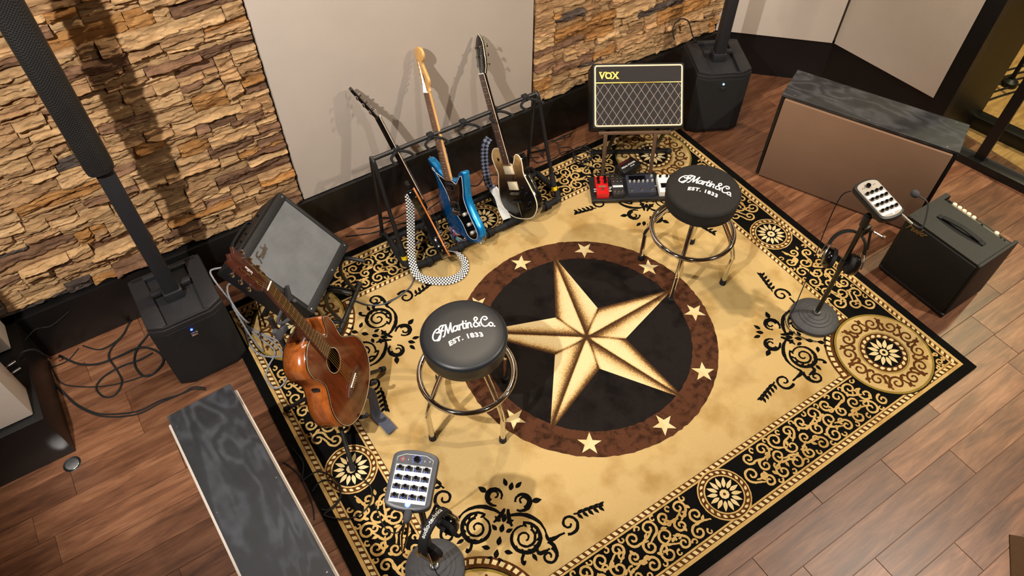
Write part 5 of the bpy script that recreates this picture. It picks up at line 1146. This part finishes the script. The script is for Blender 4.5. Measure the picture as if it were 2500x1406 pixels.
def hang(pos, x, z):
    x = Vector(x).normalized(); z = Vector(z); z = (z-x*z.dot(x)).normalized(); return FR(pos, x, z.cross(x), z)
headphones(hang((-1.190, -.640, .520), (.90, .45, .05), (-.12, .02, 1)), 'black studio headphones with white lettering hung on the near stand', True, .062)
headphones(hang((1.045, -.530, .535), (.62, -.76, -.12), (.42, .30, .85)), 'black studio headphones hung on the right hand stand', False, .060)
for (x, y, z), lb in (((-1.186, -.575, .52), 'black headphone hook on the near stand'), ((1.052, -.538, .60), 'black headphone hook on the right hand stand')):
    o = B().tube(cat([(SL[0] if x < 0 else SR[0], SL[1] if x < 0 else SR[1], z-.03), (x+.01, y, z-.02), (x+.035, y+.012, z), (x+.045, y+.014, z+.018)], 4), .006, 8).done('headphone_hook', 'black_metal'); tag(o, lb, 'hook')

# ------------------------------------------------------------------ cables
def cable(label, pts, r=.0035, z=None, mt='rubber', close=False, grp='loose black cables on the floor', lift=None):
    P = [Vector((p[0], p[1], (p[2] if len(p) > 2 else (z if z is not None else r)))) for p in pts]
    b = B(); Q = cat(P, 8); b.tube([(q.x, q.y, q.z) for q in Q], r, 7)
    if mt == 'braid':
        uv = b.bm.loops.layers.uv.verify()
        b.bm.verts.index_update()
        for f in b.bm.faces:
            ids = [v.index for v in f.verts]
            for lp in f.loops:
                i = lp.vert.index; row, kk = i//7, i % 7
                if kk == 0 and any(j % 7 == 6 for j in ids): kk = 7
                lp[uv].uv = (row*.5+kk*.6, kk*.75-row*.2)
    o = b.done('cable', mt); return tag(o, label, 'cable', grp)
G1 = 'loose black cables on the floor'
cable('thick black cable looping beside the left subwoofer', [(-1.81, 1.26), (-1.852, 1.231), (-1.924, 1.171), (-1.956, 1.093), (-1.945, 1.009), (-1.906, .983), (-1.851, 1.005, .012), (-1.828, 1.049), (-1.847, 1.116), (-1.907, 1.17, .015), (-2.007, 1.181), (-2.105, 1.191), (-2.186, 1.244), (-2.255, 1.348)], .0055, .0058)
cable('black cable drawing a small loop in the middle of the bare floor at the left', [(-1.90, 1.356, .02), (-1.917, 1.352), (-1.954, 1.303), (-2.022, 1.255), (-2.051, 1.195, .013), (-2.039, 1.109), (-2.036, 1.021), (-2.082, .967), (-2.13, .985), (-2.148, 1.057), (-2.101, 1.101), (-2.018, 1.114), (-1.926, 1.103), (-1.862, 1.111)], .0045, .005)
cable('thin black cable running across the left floor under the loops', [(-2.303, 1.333), (-2.297, 1.252), (-2.276, 1.167), (-2.196, 1.095), (-2.11, 1.044), (-2.019, 1.013), (-1.949, 1.0), (-1.905, .99)], .0032, .0034)
for d in (0, .012): cable('%s of two black cables sweeping together in a wide bow to the foreground box' % ('outer' if d == 0 else 'inner'), [(-2.33, 1.22+d), (-2.311, 1.185+d), (-2.28, 1.091+d), (-2.244, .995+d), (-2.178, .898+d), (-2.098, .837+d*1.5), (-2.011, .802+d*1.3), (-1.912, .805+d), (-1.821, .8), (-1.758, .805-d), (-1.71, .77-d)], .0038, .004)
cable('short black cable hanging along the baseboard at the left', [(-2.144, 1.348), (-2.085, 1.28), (-2.02, 1.268, .012), (-1.963, 1.302), (-1.917, 1.356)], .0035, .0037)
cable('thin black cable at the foot of the left corner baseboard', [(-2.304, 1.344), (-2.307, 1.297, .01), (-2.229, 1.295), (-2.165, 1.342)], .003, .0032)
cable('thin black wire lying over the left baseboard', [(-2.36, 1.16, .31), (-2.27, 1.355, .22), (-2.20, 1.360, .20), (-2.10, 1.362, .24)], .0025)
G2 = 'grey braided instrument cables'
cable('grey braided cable tangled on the rug between the left subwoofer and the acoustic guitar', [(-1.418, .99, .10), (-1.43, .96, .03), (-1.44, .88, .02), (-1.413, .785), (-1.329, .729), (-1.305, .80, .02), (-1.365, .91), (-1.412, .986), (-1.379, .874, .024), (-1.352, .768, .026), (-1.412, .706), (-1.445, .65), (-1.435, .579), (-1.393, .569), (-1.347, .622), (-1.322, .719, .022), (-1.335, .821, .022), (-1.379, .929), (-1.41, 1.0)], .0045, ZRUG+.005, 'braid', grp=G2)
cable('grey braided cable looping in the air beside the left side of the tilted combo', [(-1.40, 1.05, .42), (-1.45, 1.04, .44), (-1.455, 1.00, .42), (-1.44, .93, .36), (-1.43, .86, .25), (-1.42, .82, .13), (-1.40, .80, .03)], .0045, None, 'braid', grp=G2)
cable('grey braided cable hanging from the black jack of the combo', [(-1.37, .92, .42), (-1.41, .95, .40), (-1.43, .92, .36), (-1.425, .86, .30), (-1.41, .84, .24), (-1.40, .86, .20)], .0045, None, 'braid', grp=G2)
cable('thin grey cable from the amp stand across the rug to the checkered strap', [(-.90, .87, .03), (-.877, .846), (-.832, .784), (-.757, .745), (-.657, .751), (-.566, .792), (-.489, .916), (-.432, 1.022), (-.363, 1.015)], .0035, ZRUG+.004, 'strap_grey', grp=G2)
cable('thin black cable coiled over the left rug edge near the lit mixer', [(-1.482, .232), (-1.472, .141), (-1.505, .07), (-1.484, .068), (-1.436, .067), (-1.397, .023), (-1.379, -.046), (-1.41, -.104), (-1.47, -.119), (-1.49, -.103)], .003, ZRUG+.0035)
cable('black cable with two small loops between the foreground box and the lit mixer', [(-1.49, -.005), (-1.448, .015), (-1.407, 0), (-1.386, -.053, .024), (-1.4, -.099), (-1.444, -.125), (-1.49, -.133), (-1.429, -.195), (-1.361, -.212), (-1.3, -.187), (-1.271, -.128), (-1.285, -.06)], .003, ZRUG+.0035)
cable('thin black cable hanging from the lit mixer', [(-1.20, -.48, .82), (-1.19, -.46, .70), (-1.21, -.44, .40), (-1.26, -.40, .10), (-1.30, -.33, .02), (-1.29, -.20, .02)], .0025)
cable('thin black headphone cord running down the near stand', [(-1.235, -.61, .38), (-1.225, -.625, .20), (-1.215, -.63, .07), (-1.20, -.66, .055)], .0022)
cable('thin black cord drooping from the silver mixer to the rug', [(1.048, -.425, .815), (1.035, -.40, .76), (1.03, -.405, .55), (1.02, -.43, .30), (.98, -.46, .08), (.93, -.48, .022), (.90, -.52, .02)], .0025)
cable('thin black cord wound around the foot of the right hand stand', [(.98, -.44, .02), (.93, -.46, .02), (.89, -.52, .02), (.905, -.60, .02), (.95, -.66, .02)], .0025)
for k, P in enumerate([[(-.64, 1.33), (-.55, 1.29), (-.42, 1.285), (-.28, 1.30), (-.10, 1.31)], [(-.72, 1.31), (-.575, 1.25), (-.42, 1.23), (-.30, 1.20), (-.20, 1.25), (-.05, 1.28)], [(.05, 1.33), (.12, 1.26), (.22, 1.30), (.33, 1.25), (.46, 1.31), (.58, 1.27)]]):
    cable(['black cable behind the left part of the guitar rack', 'second black cable crossing behind the middle of the guitar rack', 'black cable behind the right part of the guitar rack'][k], P, .0035, .0037)
rr = random.Random(5)
for k, lb in enumerate(('tangled black cable on the floor right of the guitar rack', 'black cable curling between the rack and the small combo', 'black cable loop at the wall behind the small combo')):
    P = []; x, y, a = .58+.09*k, 1.22+.03*k, .4
    for i in range(13):
        a += rr.uniform(.2, 1.1)*(1 if k != 1 else -1); x += .05*math.cos(a)+.008; y += .045*math.sin(a); P.append((min(max(x, .52), 1.0), min(max(y, 1.205), 1.345), .005+.05*max(0, math.sin(i*.9+k))*(1 if k == 0 else .5)))
    cable(lb, P, .0032)
t_ = [(.79+.062*math.cos(a), 1.095+.058*math.sin(a), ZRUG+.006+.0016*i) for i, a in enumerate([k*.5 for k in range(34)])]
cable('coil of black cable on the rug corner left of the small combo stand', t_, .004, None)
cable('black cable from the coil to the pedalboard', [(.74, 1.05, .03), (.80, .98, .02), (.84, .95, .02), (.80, .93, .02), (.72, .96, .02), (.70, .91, .03)], .0035)
cable('black power lead from the power box to the pedals', [(1.02, .87, .03), (1.06, .88, .02), (1.08, .82, .02), (1.02, .78, .02), (.95, .77, .03), (.90, .76, .045)], .003)
cable('black cable across the floor beneath the foreground box edge', [(-1.545, .20), (-1.53, .17), (-1.51, .10), (-1.515, -.05), (-1.535, -.12)], .003, .0032)
cable('black lead hooped above the right subwoofer', [(1.62, 1.30, .45), (1.61, 1.32, .52), (1.66, 1.33, .56), (1.72, 1.31, .54), (1.74, 1.27, .46), (1.74, 1.23, .43)], .004)
for (x, y, z, k, lb) in ((-2.345, 1.12, .318, 0, 'chrome jack plug lying in the dark slot of the left wall'), (-2.335, 1.075, .314, 1, 'smaller chrome jack plug in the dark slot of the left wall')):
    t = thing('jack_plug', lb, 'plug', TR(x, y, z, 200)); B().cyl((0, 0, 0), (.034, 0, .003), .0062).done('barrel', 'steel', t); B().cyl((.034, 0, .003), (.056, 0, .004), .0028).done('tip', 'chrome', t)
cable('black cable arching over the edge of the left base block', [(-2.345, 1.10, .32), (-2.31, 1.13, .34), (-2.27, 1.16, .30), (-2.262, 1.20, .20), (-2.268, 1.26, .10)], .0045)

# ------------------------------------------------------------------ small things on the floor
t = thing('floor_socket', 'round steel floor socket cover in the planks below the left base block', 'floor socket', TR(-2.338, .711, .0))
B().lathe([(0, .0006), (.033, .0006), (.036, .002), (.038, .001), (.038, 0)], 32).done('rim', 'black_metal', t); B().lathe([(0, .001), (.030, .001), (.028, .0025), (0, .003)], 28).done('cover', 'steel', t)
t = thing('microphone_boom_stand', 'grey tube stand with heavy foot in the room behind the glass', 'stand', TR(3.73, .12, 0))
B().lathe([(0, 0), (.055, 0), (.05, .03), (.025, .05), (0, .05)], 20).done('foot', 'black_metal', t); B().cyl((0, 0, .05), (.06, .02, 1.1), .015).done('pole', 'rubber', t)
B().cyl((.03, .01, .50), (.06, .02, .66), .035).done('collar', 'black', t)
for a in (.4, 2.5, 4.4): B().tube([(.03, .01, .52), (.03+.16*math.cos(a), .01+.16*math.sin(a), .42)], .009, 8).done('brace', 'black_metal', t)
for k in range(5): cable('black cable on the floor behind the glass, %s from the front' % ('first', 'second', 'third', 'fourth', 'fifth')[k], [(3.35, .10+.05*k, .006), (3.7, .04+.055*k, .006), (4.3, -.12+.06*k, .006), (5.0, -.3+.07*k, .006)], .006, None, grp='cables on the floor behind the glass')
o = B().prism([(.883, -1.779), (1.45, -2.333), (.96, -2.86), (.22, -2.25)], .0005, .006, bev=.0015).done('brown_floor_sheet', mat('brown_sheet', hexc(70, 44, 18), .9, bump=.4, bscale=300)); tag(o, 'dark brown flat sheet whose corner shows on the planks at the lower right edge', 'mat')  # thin dark brown sheet lying on the planks
